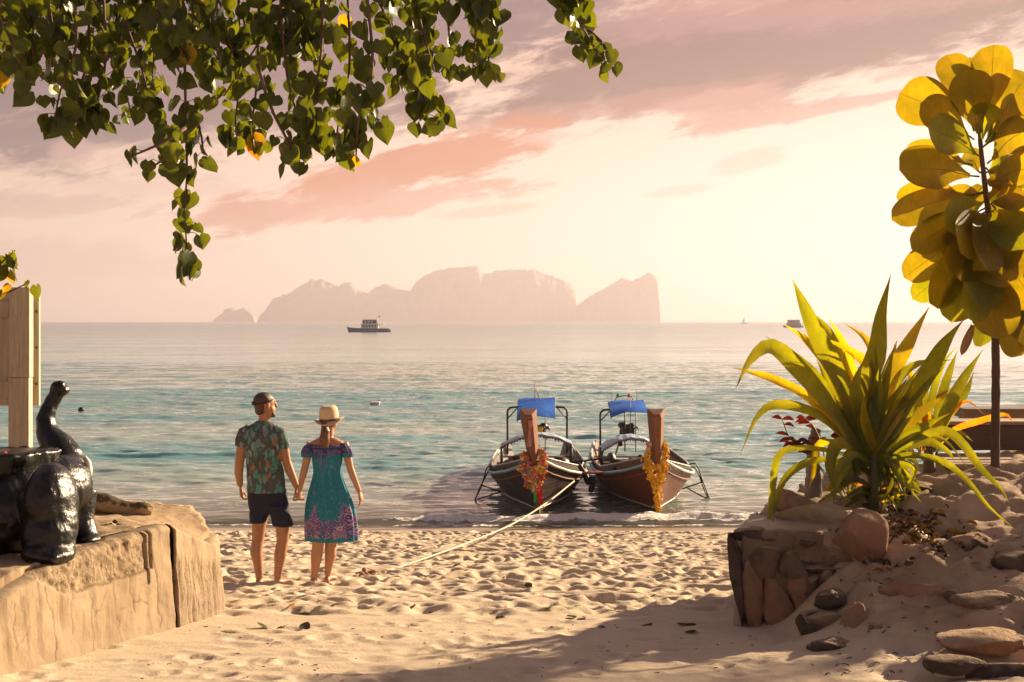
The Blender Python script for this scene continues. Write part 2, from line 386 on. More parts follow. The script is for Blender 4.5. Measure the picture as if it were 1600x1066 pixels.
def axis(parts):
    a = []
    for lo, hi, st in parts: a.append(np.arange(lo, hi-st*.3, st))
    a.append([parts[-1][1]]); return np.concatenate(a)
def build_beach():
    xs = axis([(-9000, -1000, 2000), (-1000, -100, 150), (-100, -20, 8), (-20, -5.6, .6), (-5.6, 5.6, .025), (5.6, 20, .6), (20, 100, 8), (100, 1000, 150), (1000, 9000, 2000)])
    ys = axis([(-300, -20, 28), (-20, 4, 1.0), (4, 6.6, .08), (6.6, 26.6, .025), (26.6, 60, .8), (60, 400, 40)])
    X, Y = np.meshgrid(xs, ys); Z = ground_z(X, Y)
    i0, i1 = np.searchsorted(xs, -5.6), np.searchsorted(xs, 5.6); j0, j1 = np.searchsorted(ys, 6.6), np.searchsorted(ys, 26.6)
    fx, fy = xs[i0:i1], ys[j0:j1]; D = np.zeros((len(fy), len(fx))); rs = np.random.RandomState(3)
    def dents(n, reg, r, dep, rim=.5, el=(.55, .9)):
        for _ in range(n):
            cx = rs.uniform(reg[0], reg[1]); cy = rs.uniform(reg[2], reg[3]); a = rs.uniform(*r); b = a*rs.uniform(*el); th = rs.normal(1.45, .8); dd = rs.uniform(*dep)
            k = 2.3*a; ia, ib = np.searchsorted(fx, [cx-k, cx+k]); ja, jb = np.searchsorted(fy, [cy-k, cy+k])
            if ib <= ia or jb <= ja: continue
            gx, gy = np.meshgrid(fx[ia:ib]-cx, fy[ja:jb]-cy); c, s = math.cos(th), math.sin(th)
            p = (gx*c+gy*s)/a; q = (-gx*s+gy*c)/b; rr = np.sqrt(p*p+q*q)
            D[ja:jb, ia:ib] += dd*(-np.exp(-(rr**2)*1.3)+rim*np.exp(-((rr-1.32)**2)*7))
    dents(1700, (-5.6, 5.6, 9.9, 25.6), (.11, .21), (.03, .065), .45)
    dents(5200, (-5.6, 5.6, 9.8, 25.7), (.05, .10), (.012, .030), .45)
    FX, FY = np.meshgrid(fx, fy)
    D += .055*fbm(FX*1.3, FY*1.9, 11, 3)+.014*fbm(FX*5, FY*7, 21, 3)
    edge = 9.95+.25*fbm(FX*.8, FX*0+3, 5, 3)
    churn = sstep(FY, edge-.25, edge+.35)*(1-sstep(FY, 24.9, 25.9))
    D = .062*np.tanh(D/.062)*churn
    small = np.zeros_like(D); keep = D; D = small
    def dd_(n, reg, r, dep, rim): 
        nonlocal D
        D = small; dents(n, reg, r, dep, rim)
    # the trodden path in front is nearly smooth; the mound on the right has soft prints and wind ripples
    for _ in range(1):
        rs2 = rs
    near = (1-sstep(FY, 9.6, 10.1))
    low = .010*fbm(FX*1.1, FY*3.0, 31, 3)+.004*fbm(FX*3, FY*14, 41, 3)+.004*fbm(FX*16, FY*22, 44, 3)+.010*np.clip(fbm(FX*7, FY*10, 46, 3)-.12, 0, 1)
    mound = sstep(FX, 1.7, 2.3)*sstep(FY, 6.6, 7.4)*(1-sstep(FY, 10.8, 11.5))
    D = np.zeros_like(keep); dents(230, (-3.2, 1.8, 6.7, 9.9), (.05, .13), (.006, .02), .55); low = low+np.clip(D, -.025, .014)
    D = small
    dents(260, (1.7, 4.6, 7.0, 10.6), (.08, .2), (.02, .055), .6); dents(300, (1.7, 4.6, 7.0, 10.6), (.04, .08), (.01, .02), .5)
    md = np.clip(small, -.06, .04)*mound*.7+mound*(.012*np.sin(FY*30+FX*9+4*fbm(FX*2, FY*2, 58, 2))*np.clip(fbm(FX*1.7, FY*1.7, 59, 2)*2, 0, 1)+.065*fbm(FX*2.4, FY*3.6, 51, 5)+.018*fbm(FX*6+FY*3, FY*13, 52, 3)+.004*fbm(FX*20, FY*42, 57, 2))
    terr = ((FX < left_edge(FY)-.1) & (FY < 11))*(.022*fbm(FX*3.5, FY*4, 61, 4)+.012*fbm(FX*14, FY*16, 62, 3))
    Z[j0:j1, i0:i1] += keep*(1-(FX < left_edge(np.minimum(FY, 10.08)))*(FY < back_edge(np.clip(FX, -12, -2.12))))*(1-mound)+low*near*(1-mound)+md+terr
    me = grid_mesh('beach', X, Y, Z)
    tag(link('beach', me, mat('sand', fn=m_sand), smooth=False), kind='structure')
    return xs, ys, Z
GX, GY, GZ = build_beach()
def gz(x, y):          # height of the finished sand
    i = int(np.clip(np.searchsorted(GX, x)-1, 0, len(GX)-2)); j = int(np.clip(np.searchsorted(GY, y)-1, 0, len(GY)-2))
    a = (x-GX[i])/(GX[i+1]-GX[i]); b = (y-GY[j])/(GY[j+1]-GY[j])
    return float((GZ[j, i]*(1-a)+GZ[j, i+1]*a)*(1-b)+(GZ[j+1, i]*(1-a)+GZ[j+1, i+1]*a)*b)

# ------------------------------------------------------------ sea
def m_sea():
    M = bpy.data.materials.new('sea_water'); M.use_nodes = True; t = NT(M.node_tree)
    b = M.node_tree.nodes['Principled BSDF']; out = M.node_tree.nodes['Material Output']
    g = t.n('ShaderNodeNewGeometry'); pos = g.outputs['Position']; x, y, z = t.xyz(pos)
    b.inputs['IOR'].default_value = 1.33
    ly = t.m('LOGARITHM', t.m('MAXIMUM', y, 20.0), 10.0)
    # depth and sea-bed patches, drawn out along the shore
    pt = t.noise(t.comb(t.m('MULTIPLY', x, .035), t.m('MULTIPLY', y, .16), 0), 1.0, 3, .5)
    pt2 = t.noise(t.comb(t.m('MULTIPLY', x, .006), t.m('MULTIPLY', y, .022), 3.0), 1.0, 3, .5)
    patch = t.m('ADD', t.m('MULTIPLY', pt, .6), t.m('MULTIPLY', pt2, .6))
    deep = t.ss(ly, 1.9, 2.75)
    teal = t.mix(t.ss(patch, .48, .72), (.30, .40, .37), (.11, .31, .34))
    col = t.mix(deep, teal, (.17, .26, .30))
    shal = t.ss(y, 27.5, 38.0)
    col = t.mix(shal, (.20, .19, .15), col)
    foamA = t.n('ShaderNodeAttribute', attribute_name='foam').outputs['Fac']
    wp = t.vm('ADD', pos, t.vm('MULTIPLY', t.vm('SUBTRACT', t.noise(pos, 3.5, 3, out=1), (.5, .5, .5)), (.35, .22, 0)))
    fn_ = t.m('ADD', t.m('MULTIPLY', t.vor(t.scale(wp, (1, 1.5, 1)), 6.0, 'F1'), .85), t.m('ADD', t.m('MULTIPLY', t.noise(wp, 26, 4, .75), .55), t.m('MULTIPLY', t.noise(t.scale(wp, (.35, 1.2, 1)), 4, 3), .55)))
    foam = t.ss(t.m('SUBTRACT', t.m('MULTIPLY', foamA, 1.55), fn_), -.16, .20)
    t.set(b.inputs['Base Color'], t.mix(foam, col, (.86, .84, .82)))
    t.set(b.inputs['Roughness'], t.m('MAXIMUM', t.lin(ly, 1.4, 3.2, .05, .22), t.m('MULTIPLY', foam, .8)))
    # chop: the normal is tilted directly, so that its slope does not fade with distance
    def chop(sx, sy, det):
        v = t.noise(t.comb(t.m('MULTIPLY', x, sx), t.m('MULTIPLY', y, sy), 0.0), 1.0, det, .62, .35, out=1)
        return t.vm('SUBTRACT', v, (.5, .5, .5))
    a = chop(1.9, 4.2, 4); c = chop(.50, 1.5, 3); e = chop(.035, .12, 3)
    nearw = t.ss(ly, 1.45, 1.62)
    s = t.vm('ADD', t.vm('MULTIPLY', a, (.36, .44, 0)), t.vm('MULTIPLY', c, (.18, .24, 0)))
    far = t.n('ShaderNodeVectorMath', operation='SCALE'); t.set(far.inputs[0], t.vm('MULTIPLY', e, (.12, .28, 0))); t.set(far.inputs['Scale'], t.ss(ly, 1.8, 2.4))
    s = t.vm('ADD', s, far.outputs[0])
    sc = t.n('ShaderNodeVectorMath', operation='SCALE'); t.set(sc.inputs[0], s); t.set(sc.inputs['Scale'], t.m('MULTIPLY', t.lin(nearw, 0, 1, .28, 1.0), t.lin(deep, 0, 1, 1.0, .85)))
    nrm = t.vm('NORMALIZE', t.vm('ADD', g.outputs['Normal'], sc.outputs[0]))
    fb = t.bump(fn_, 1.0, .10, nrm)
    nm = t.n('ShaderNodeMix', data_type='VECTOR'); t.set(nm.inputs[0], foam); t.set(nm.inputs[4], nrm); t.set(nm.inputs[5], fb)
    t.set(b.inputs['Normal'], nm.outputs[1])
    # the first centimetres of water let the sand through
    tr = t.n('ShaderNodeBsdfTransparent'); tr.inputs[0].default_value = (.90, .90, .86, 1)
    mx = t.n('ShaderNodeMixShader'); t.set(mx.inputs[0], t.m('MULTIPLY', t.ss(y, 27.2, 31.5, .72, 0.0), t.m('SUBTRACT', 1.0, foam)))
    M.node_tree.links.new(b.outputs[0], mx.inputs[1]); M.node_tree.links.new(tr.outputs[0], mx.inputs[2]); M.node_tree.links.new(mx.outputs[0], out.inputs[0])
    return M
def build_sea():
    xs = axis([(-9000, -2500, 1300), (-2500, -500, 250), (-500, -60, 20), (-60, -20, 1.0), (-20, -7, .16), (-7, 7, .07), (7, 20, .16), (20, 60, 1.0), (60, 500, 20), (500, 2500, 250), (2500, 9000, 1300)])
    ys = axis([(24, 27, .3), (27, 46, .06), (46, 80, .14), (80, 140, .5), (140, 400, 4), (400, 2000, 60), (2000, 9000, 500)])
    X, Y = np.meshgrid(xs, ys)
    wv = 1-sstep(Y, 90, 180)
    nr = sstep(Y, 29, 36)
    ph = fbm(X*.11, Y*.16, 71, 3)*4.5; ph2 = fbm(X*.25, Y*.3, 72, 3)*5
    Z = (.040*np.sin(Y*1.05+ph)+.020*np.sin(Y*2.3+X*.35+ph2)+.014*np.sin(Y*3.9-X*.6+ph*2.2))*nr
    Z += .075*fbm(X*1.1, Y*2.4, 73, 4)*(.25+.75*nr)
    Z *= wv*(.25+.75*sstep(Y, 27.5, 30))
    line = 28.75+.35*fbm(X*.35, X*0, 81, 3)+np.where(X < -1.5, -.55*sstep(-X, 1.5, 4), 0)
    strength = .35+.65*sstep(X, -3.4, -.5)
    d = Y-line
    curl = np.where(d < 0, np.exp(-(d/.22)**2), np.exp(-(d/.65)**2))*(.55+.45*fbm(X*1.4, X*0+2, 83, 2))
    Z += .115*curl*strength
    wash = np.exp(-((Y-(27.75+.25*fbm(X*.5, X*0+7, 85, 3)))/.14)**2)
    foam = np.clip(1.05*np.exp(-((d+.12)/.30)**2)*strength+.62*np.exp(-((d-.75)/.8)**2)*strength*(.5+fbm(X*.9, Y*1.2, 87, 2))+.75*wash*(.5+.5*strength), 0, 1.2)
    foam += .5*np.exp(-((Y-30.9-.3*fbm(X*.3, X*0, 88, 3))/.25)**2)*np.clip(fbm(X*.5, Y*.4, 89, 2)*1.6, 0, 1)
    Z += .055*foam*fbm(X*3.2, Y*6, 91, 3)+.03*foam*np.abs(fbm(X*7, Y*9, 95, 2))
    me = grid_mesh('sea', X, Y, Z)
    at = me.attributes.new('foam', 'FLOAT', 'POINT'); at.data.foreach_set('value', foam.astype(np.float32).ravel())
    tag(link('sea', me, m_sea(), smooth=False), kind='structure')
build_sea()

# ------------------------------------------------------------ islands on the horizon
def m_rock(t, pos, obj):
    n = t.noise(pos, .02, 5); z = t.xyz(t.n('ShaderNodeNewGeometry').outputs['Normal'])[2]
    return dict(col=t.mix(t.ss(t.m('ADD', z, t.m('MULTIPLY', n, .6)), .55, .95), (.48, .38, .33), (.30, .28, .22)))
def island(name, prof, Y, depth, seed):
    prof = np.array(prof, float); px = np.arange(prof[0, 0], prof[-1, 0]+.01, 1.5)
    hh = (502-np.interp(px, prof[:, 0], prof[:, 1]))/F*Y+CAMZ
    rs = np.random.RandomState(seed); hh = hh+rs.normal(0, 1.0, len(hh))+fbm(px*.16, px*0, seed+7, 3)*5; hh[0] = hh[-1] = -6
    d = np.linspace(0, 1, 26); X, Dm = np.meshgrid((px-800)/F*Y, d)
    shape = np.interp(d, [0, .05, .12, .25, .45, .6, .8, 1], [0, .38, .62, .85, 1.0, .95, .6, 0])[:, None]
    Z = np.maximum(hh, -6)[None, :]*shape
    Z += fbm(X/60, Dm*9, seed, 5)*30*np.sin(Dm*PI)*np.minimum(Z/80, 1)*(Dm < .4)
    Yg = Y+(Dm-.45)*depth+fbm(X/130, Dm*3, seed+3, 4)*45
    Z[0] = -8; Z[-1] = -8
    tag(link(name, grid_mesh(name, X, Yg, Z-0.5), mat('island_rock', rough=.95, spec=.1, fn=m_rock)), kind='structure')
island('island', [(409, 503), (411, 488), (414, 485), (415, 492), (418, 480), (426, 470), (438, 462), (456, 458), (470, 446), (480, 440), (490, 436), (505, 437), (518, 441), (529, 447),
    (538, 440), (549, 441), (556, 447), (560, 452), (575, 457), (585, 450), (598, 444), (612, 445), (628, 452), (640, 454), (650, 441), (665, 429), (690, 420), (720, 417), (740, 414), (748, 415), (753, 424), (762, 427),
    (777, 422), (810, 420), (840, 421), (858, 429), (880, 436), (893, 444), (898, 450), (900, 474), (902, 503)], 6000, 300, 3)
island('island', [(896, 503), (902, 477), (916, 466), (930, 458), (945, 449), (960, 440), (973, 433), (981, 436), (988, 438), (996, 435), (1008, 428), (1018, 426), (1026, 430), (1028, 445), (1029, 503)], 5700, 260, 5)
island('island', [(336, 503), (341, 495), (350, 490), (352, 483), (363, 480), (366, 483), (374, 484), (383, 481), (392, 487), (398, 494), (401, 503)], 6300, 130, 8)

# ------------------------------------------------------------ haze: one box of even air round everything
HAZE = 2.1e-4
def build_haze():
    mb = MB(); mb.box((0, 4200, 120), (24000, 10400, 270))
    M = bpy.data.materials.new('haze_air'); M.use_nodes = True; M.node_tree.nodes.clear(); t = NT(M.node_tree)
    v = t.n('ShaderNodeVolumePrincipled'); v.inputs['Color'].default_value = (.68, .635, .73, 1); v.inputs['Density'].default_value = HAZE; v.inputs['Anisotropy'].default_value = .35
    o = t.n('ShaderNodeOutputMaterial'); M.node_tree.links.new(v.outputs[0], o.inputs['Volume'])
    tag(mb.build('haze', M), kind='stuff')
build_haze()
# ============================================================ LEFT TERRACE
def m_plaster(t, pos, obj):
    n = t.noise(pos, 2.2, 5, .6); f = t.noise(pos, 60, 4, .7); st = t.noise(t.scale(pos, (6, 6, 1.1)), 2.0, 5, .65)
    col = t.mix(t.ss(n, .3, .7), (.28, .21, .135), (.39, .30, .20))
    col = t.mix(t.m('MULTIPLY', t.ss(st, .46, .70), .75), col, (.17, .12, .075))
    z = t.xyz(pos)[2]
    damp = t.ss(t.m('ADD', z, t.m('MULTIPLY', n, .25)), 2.34, 2.16)
    col = t.mix(t.m('MULTIPLY', damp, .45), col, (.30, .235, .18))
    cr = t.n('ShaderNodeAttribute', attribute_name='crack').outputs['Fac']
    col = t.mix(t.m('MULTIPLY', cr, .75), col, (.07, .04, .02))
    ro = t.n('ShaderNodeAttribute', attribute_name='rough').outputs['Fac']
    pit = t.ss(t.noise(t.scale(pos, (1, 1, .25)), 42, 4, .7), .54, .68)
    col = t.mix(t.m('MULTIPLY', t.m('MULTIPLY', pit, ro), .7), col, (.17, .11, .06))
    h = t.m('ADD', t.m('MULTIPLY', f, t.lin(ro, 0, 1, .35, 1.2)), t.m('MULTIPLY', t.m('MULTIPLY', pit, ro), -1.6))
    return dict(col=col, rough=.93, normal=t.bump(h, .7, .012), spec=.12)
def build_left_wall():
    P = LW.copy(); seg = np.hypot(np.diff(P[:, 0]), np.diff(P[:, 1])); S = np.concatenate([[0], np.cumsum(seg)])
    s0 = S[2]; sA = S[5]-s0; sB = S[6]-s0
    def make(sa, sb, name, parent, seed):
        ss_ = np.arange(sa+s0, sb+s0+.001, .008)
        xk = np.interp(ss_, S, P[:, 0]); yk = np.interp(ss_, S, P[:, 1]); tk = np.interp(ss_, S, P[:, 2])
        ker = np.ones(5)/5                                   # round the corners a little
        pad = lambda a: np.convolve(np.pad(a, 2, mode='edge'), ker, 'valid')
        if len(ss_) > 20: xk, yk, tk = pad(xk), pad(yk), pad(tk)
        tx = np.gradient(xk); ty = np.gradient(yk); l = np.hypot(tx, ty); nx, ny = ty/l, -tx/l       # outward (towards the path)
        zb = beach_z(yk)-.12
        m = 84; hs = np.linspace(0, 1, m)
        s2 = ss_-s0
        Sg, Hg = np.meshgrid(s2, hs); zt = tk+.012*fbm(s2*3, s2*0, seed, 3); Zg = zb[None, :]+(zt-zb)[None, :]*Hg
        off = .014*fbm(Sg*2.5, Zg*3, seed+1, 3)+.005*fbm(Sg*11, Zg*12, seed+21, 4)+.05*(1-Hg)       # battered face
        crack = np.zeros_like(Sg); rough = np.zeros_like(Sg); rs = np.random.RandomState(seed)
        if name == 'wall_face':
            for c in np.arange(-3.6, sA, .24):
                c = c+rs.uniform(-.05, .05); ph = rs.uniform(0, 40); zc = rs.uniform(1.9, 2.2); top = rs.uniform(2.4, 2.62)
                ln = c+.085*fbm(Zg*3.2+ph, Zg*0+ph, seed+3, 4)+.02*fbm(Zg*14+ph, Zg*0, seed+4, 3)
                crack = np.maximum(crack, np.exp(-((Sg-ln)/.0045)**2)*(Zg > zc)*(Zg < top)*rs.uniform(.45, 1))
                if rs.rand() < .7:                            # a branch running across
                    zz = rs.uniform(2.1, 2.38); w = rs.uniform(.14, .24); sl = rs.uniform(-.7, .7)
                    ln2 = zz+sl*(Sg-c)+.06*fbm(Sg*8+ph, Sg*0, seed+6, 4)
                    crack = np.maximum(crack, np.exp(-((Zg-ln2)/.0045)**2)*(Sg > c)*(Sg < c+w)*rs.uniform(.4, .9))
            led = 2.405+.016*fbm(Sg*9, Sg*0, seed+7, 3)+.14*(1-sstep(Sg, .35, .75))
            up = sstep(Zg-led, 0, .012)*(Sg > .2)*(1-sstep(Sg, 1.60, 1.66)); rough = up
            off = off-.022*up+up*(.022*fbm(Sg*16, Zg*20, seed+8, 4))
            crack = np.maximum(crack, np.exp(-((Zg-led)/.008)**2)*(Sg > .8)*(Sg < 1.64)*.9)
            for gs, gw, z0 in ((1.66, .011, 2.40), (1.61, .009, 2.31)):
                crack = np.maximum(crack, np.exp(-((Sg-gs-.006*fbm(Zg*9, Zg*0, 5, 2))/gw)**2)*(Zg > z0)); off = off-.02*np.exp(-((Sg-gs)/gw)**2)*(Zg > z0)
        else:
            rough = np.ones_like(Sg)*sstep(-(Hg+.12*fbm(Sg*8, Sg*0, 4, 2)), -.86, -.74)
            off = off+rough*(.012*fbm(Sg*30, Zg*4, seed+8, 4)-.008)+.02
        wj = .012*fbm(Zg*9, Zg*0, 77, 4); j = np.exp(-((Sg-sA-wj)/.008)**2) if name == 'wall_face' else np.exp(-((Sg-sA-.012-wj)/.008)**2)
        crack = np.maximum(crack, j); off = off-.018*j-.005*crack
        X = xk[None, :]+nx[None, :]*off; Y = yk[None, :]+ny[None, :]*off; Z = Zg
        # rounded top going inwards, then down behind
        inn = [(.02, .016), (.05, .026), (.10, .022), (.16, .012), (.24, .0), (.30, -.2)]
        rows = [(X[-1]-nx*a+0*nx, Y[-1]-ny*a, Z[-1]+b+.012*fbm(s2*8, s2*0+a*30, seed+11, 3)) for a, b in inn]
        X = np.vstack([X]+[r[0][None] for r in rows]); Y = np.vstack([Y]+[r[1][None] for r in rows]); Z = np.vstack([Z]+[r[2][None] for r in rows])
        k = len(inn)
        me = grid_mesh(name, X-parent.location.x, Y-parent.location.y, Z-parent.location.z)
        for nm, a in (('crack', crack), ('rough', rough)):
            a = np.vstack([a, np.repeat(a[-1:], k, 0)*(.3 if nm == 'crack' else 1)])
            q = me.attributes.new(nm, 'FLOAT', 'POINT'); q.data.foreach_set('value', a.astype(np.float32).ravel())
        return link(name, me, mat('plaster', fn=m_plaster), parent, smooth=False)
    root = empty('retaining_wall', (-2.3, 9.2, 1.9), 'low ochre plaster wall with long cracks below the black elephant statue', 'wall')
    make(-s0+.01, sA, 'wall_face', root, 31)
    make(sA+.004, S[-1]-s0, 'end_block', root, 47)
build_left_wall()

# ------------------------------------------------------------ sign seen from behind
def m_cream(t, pos, obj):
    g = t.noise(t.scale(pos, (14, 14, .8)), 4, 5, .6); d = t.noise(pos, 5, 5, .65)
    col = t.mix(t.ss(g, .35, .7), (.43, .37, .26), (.56, .49, .37))
    col = t.mix(t.m('MULTIPLY', t.ss(d, .55, .75), .5), col, (.30, .22, .13))
    ck = t.ss(t.noise(t.scale(pos, (30, 30, 1.2)), 3, 3, .6), .62, .66)
    col = t.mix(t.m('MULTIPLY', ck, .6), col, (.16, .11, .06))
    return dict(col=col, rough=.75, normal=t.bump(g, .35, .01))
def m_rust(t, pos, obj): return dict(col=t.mix(t.noise(pos, 90, 3), (.10, .05, .03), (.20, .10, .05)), rough=.8)
def build_sign():
    base = W(30, 700, 10.05); root = empty('sign_board', (base.x, base.y, 2.55), 'cream painted wooden sign board seen from behind beside the elephant statue', 'sign')
    m = mat('cream_paint', fn=m_cream)
    def bx(name, x0, x1, y0, y1, Y, dep, n=1):
        a = W(x0, y0, Y); b = W(x1, y1, Y)
        mb = MB(); mb.box(((a.x+b.x)/2, Y+dep/2, (a.z+b.z)/2), (abs(b.x-a.x), dep, abs(a.z-b.z)))
        return mb.build(name, m, root, bevel=.004)
    bx('post', 14, 46, 449, 590, 10.0, .085); bx('post', 13, 45, 590.6, 760, 10.0, .085)
    for i, (xa, xb) in enumerate(((-120, -82), (-81.3, -41), (-40.3, -1), (-.3, 40), (40.7, 61))): bx('board', xa, xb, 452 if i < 4 else 461, 634, 10.13, .035)
    bx('rail', -120, 13, 470, 496, 10.09, .03); bx('rail', -120, 13, 596, 622, 10.09, .03)
    for py in (487, 543, 600):
        p = W(57, py, 10.128); mb = MB(); mb.tube([p, p+Vector((0, -.008, 0))], [.010, .008], 10); mb.build('screw', mat('rust', fn=m_rust), root, smooth=False)
build_sign()

# ------------------------------------------------------------ elephant statue
def m_blackgloss(t, pos, obj):
    n = t.noise(pos, 46, 5, .6, .8); w = t.vor(pos, 9, 'DISTANCE_TO_EDGE'); big = t.noise(pos, 9, 3)
    wr = t.noise(t.scale(pos, (1, 1, .35)), 26, 4, .6, 1.2)
    h = t.m('ADD', t.m('MULTIPLY', n, .8), t.m('ADD', t.m('MULTIPLY', wr, .8), t.m('MULTIPLY', t.ss(w, 0, .05), .06)))
    dust = t.ss(t.noise(pos, 13, 5, .7), .55, .75)
    return dict(col=t.mix(t.m('MULTIPLY', dust, .15), (.004, .004, .004), (.05, .04, .03)), rough=t.lin(dust, 0, 1, .28, .42), normal=t.bump(h, .45, .011), spec=.5)
def m_tusk(t, pos, obj): return dict(col=t.mix(t.noise(pos, 25, 4), (.62, .55, .45), (.78, .72, .62)), rough=.4)
def build_elephant():
    org = Vector((-2.95, 8.8, 2.55)); root = empty('elephant_statue', org, 'glossy black elephant statue with its trunk raised on the left terrace', 'statue')
    mg = mat('black_gloss_paint', fn=m_blackgloss)
    mb = MB()
    P = lambda px, py, Y: W(px, py, Y)
    mb.ell(P(10, 800, 8.85), (.44, .46, .36)); mb.ell(P(80, 790, 8.5), (.155, .22, .26)); mb.ell(P(76, 838, 8.42), (.16, .17, .17))
    mb.ell(P(84, 866, 8.36), (.125, .17, .065)); mb.ell(P(60, 864, 8.30), (.10, .12, .06))
    mb.tube([P(70, 770, 8.55), P(82, 820, 8.45), P(84, 862, 8.40)], [.17, .155, .125], 16)
    for dx in (40, 58, 76): mb.ell(P(dx+10, 872, 8.24), (.035, .05, .03))
    mb.tube([P(120, 770, 9.15), P(126, 815, 9.12), P(134, 850, 9.1)], [.13, .085, .095], 14); mb.ell(P(140, 845, 9.06), (.075, .12, .05))
    mb.ell(P(95, 760, 9.0), (.19, .28, .2)); mb.ell(P(106, 742, 9.25), (.125, .17, .155))
    mb.ell(P(112, 738, 9.18), (.10, .14, .13)); mb.ell(P(118, 765, 9.2), (.07, .12, .10)); mb.tube([P(108, 742, 9.3), P(100, 715, 9.32), P(87, 694, 9.34), P(75, 677, 9.36), P(71, 655, 9.38), P(78, 634, 9.4), P(88, 617, 9.41), P(94, 606, 9.42)],
            [.13, .125, .105, .079, .062, .050, .048, .060], 18)
    mb.ell(P(88, 604, 9.42), (.04, .05, .038)); mb.ell(P(101, 610, 9.42), (.036, .05, .034)); mb.ell(P(94, 600, 9.41), (.035, .04, .02))
    mb.ell(P(-60, 870, 8.3), (.14, .17, .12)); mb.tube([P(-80, 790, 8.6), P(-60, 870, 8.35)], [.18, .13], 14)
    me = fuse(mb, .012, 8, 'body'); displace(me, .006, 30, 4, 4); recenter(me, org)
    link('body', me, mg, root)
    # flat rough stool top
    st = MB(); c = P(-14, 706, 8.85); r = []
    n = 40
    for z, k in ((-.22, .78), (-.12, .94), (-.05, 1.0), (-.012, 1.0), (0, .96)):
        ring = []
        for j in range(n):
            a = 2*PI*j/n; q = k*(1+.03*math.sin(3*a)+.02*math.sin(7*a+1)); ring.append((c.x+.40*q*math.cos(a), c.y+.36*q*math.sin(a), c.z+z+.012*math.cos(a)))
        r.append(ring)
    st.rings(r); me = st.mesh('seat'); bm = bmesh.new(); bm.from_mesh(me); bmesh.ops.subdivide_edges(bm, edges=bm.edges[:], cuts=2, use_grid_fill=True); bm.to_mesh(me); bm.free()
    displace(me, .016, 26, 9, 3); recenter(me, org); link('seat', me, mg, root)
    # ears: thick hanging flaps
    for sx, Yc in ((1, 9.05), ):
        e = MB(); pts = [(87, 741), (100, 735), (112, 731), (117, 745), (121, 765), (129, 785), (137, 800), (134, 806), (118, 811), (112, 800), (108, 780), (99, 760)]
        e.prism([P(x, y, 9.02+(x-87)*.003) for x, y in pts], (.03, .06, .01)); me = fuse(e, .010, 5, 'ear'); displace(me, .005, 20, 3); recenter(me, org); link('ear', me, mg, root)
    e = MB(); e.ell(P(40, 770, 9.3), (.03, .15, .17)); me = fuse(e, .012, 3, 'ear'); recenter(me, org); link('ear', me, mg, root)
    for (pts, Y) in (([(122, 758), (133, 750), (138, 735), (137, 722), (132, 713)], 9.12), ([(100, 752), (108, 746), (112, 734), (110, 724)], 9.5)):
        k = MB(); n = len(pts); k.tube([P(x, y, Y) for x, y in pts], [.028, .034, .030, .022, .012][:n], 12); me = fuse(k, .006, 4, 'tusk'); recenter(me, org); link('tusk', me, mat('tusk_white', fn=m_tusk), root)
    k = MB(); p = P(126, 737, 9.16); k.ell(p, (.012, .012, .012), 10, 8); k.build('eye', mg, root, smooth=True)
build_elephant()
mb = MB(); p = W(13, 712, 8.75); mb.grid([[p+Vector((a*.016, b*.01-.01, .012+.012*abs(a)+.004*b)) for a in (-1, -.3, .4, 1)] for b in (-1, 0, 1)])
tag(mb.build('fallen_petal', mat('red_petal', (.55, .03, .03), .5)), 'small red petal lying on the flat back of the elephant statue', 'petal')

# ------------------------------------------------------------ driftwood, stones
def m_bark(t, pos, obj):
    n = t.noise(t.scale(pos, (5, 2, 2)), 9, 5, .65); f = t.noise(pos, 70, 4, .7)
    z = t.xyz(t.n('ShaderNodeNewGeometry').outputs['Normal'])[2]
    moss = t.ss(t.m('ADD', z, t.m('MULTIPLY', t.m('SUBTRACT', n, .5), 1.6)), .15, .45)
    return dict(col=t.mix(moss, t.mix(n, (.34, .24, .13), (.44, .33, .20)), t.mix(f, (.06, .05, .028), (.15, .12, .075))), rough=.95, normal=t.bump(f, .8, .012), spec=.1)
def build_log():
    mb = MB()
    path = [(95, 778, 10.35, .07), (128, 780, 10.35, .075), (160, 785, 10.36, .072), (185, 793, 10.38, .062), (208, 799, 10.4, .060), (226, 799, 10.41, .062), (238, 802, 10.42, .04)]
    mb.tube([W(a, b, Y) for a, b, Y, r in path], [r for *_, r in path], 16); mb.ell(W(222, 796, 10.4), (.075, .06, .05))
    me = fuse(mb, .010, 3, 'driftwood_log'); displace(me, .018, 16, 21, 4); org = W(165, 800, 10.37); recenter(me, org)
    o = link('driftwood_log', me, mat('log_bark', fn=m_bark), None, True, org); tag(o, 'mossy driftwood log lying on the left terrace behind the elephant', 'log')
build_log()

def m_stone(c1, c2, c3):
    def f(t, pos, obj):
        n = t.noise(pos, 3.4, 5, .6); d = t.noise(pos, 48, 5, .7); k = t.noise(pos, 9, 4, .6)
        col = t.mix(t.ss(n, .3, .7), c1, c2); col = t.mix(t.m('MULTIPLY', t.ss(k, .5, .7), .6), col, c3)
        nz = t.xyz(t.n('ShaderNodeNewGeometry').outputs['Normal'])[2]
        sand = t.ss(t.m('ADD', nz, t.m('MULTIPLY', t.m('SUBTRACT', k, .5), 1.5)), .55, .95)
        col = t.mix(t.m('MULTIPLY', sand, .65), col, (.46, .34, .23))
        return dict(col=col, rough=.9, normal=t.bump(t.m('ADD', d, t.m('MULTIPLY', k, 1.8)), .9, .03), spec=.12)
    return f
ST_GREY = mat('stone_grey', fn=m_stone((.17, .13, .10), (.26, .20, .15), (.09, .07, .06)))
ST_RED = mat('stone_reddish', fn=m_stone((.33, .19, .12), (.40, .25, .16), (.22, .13, .09)))
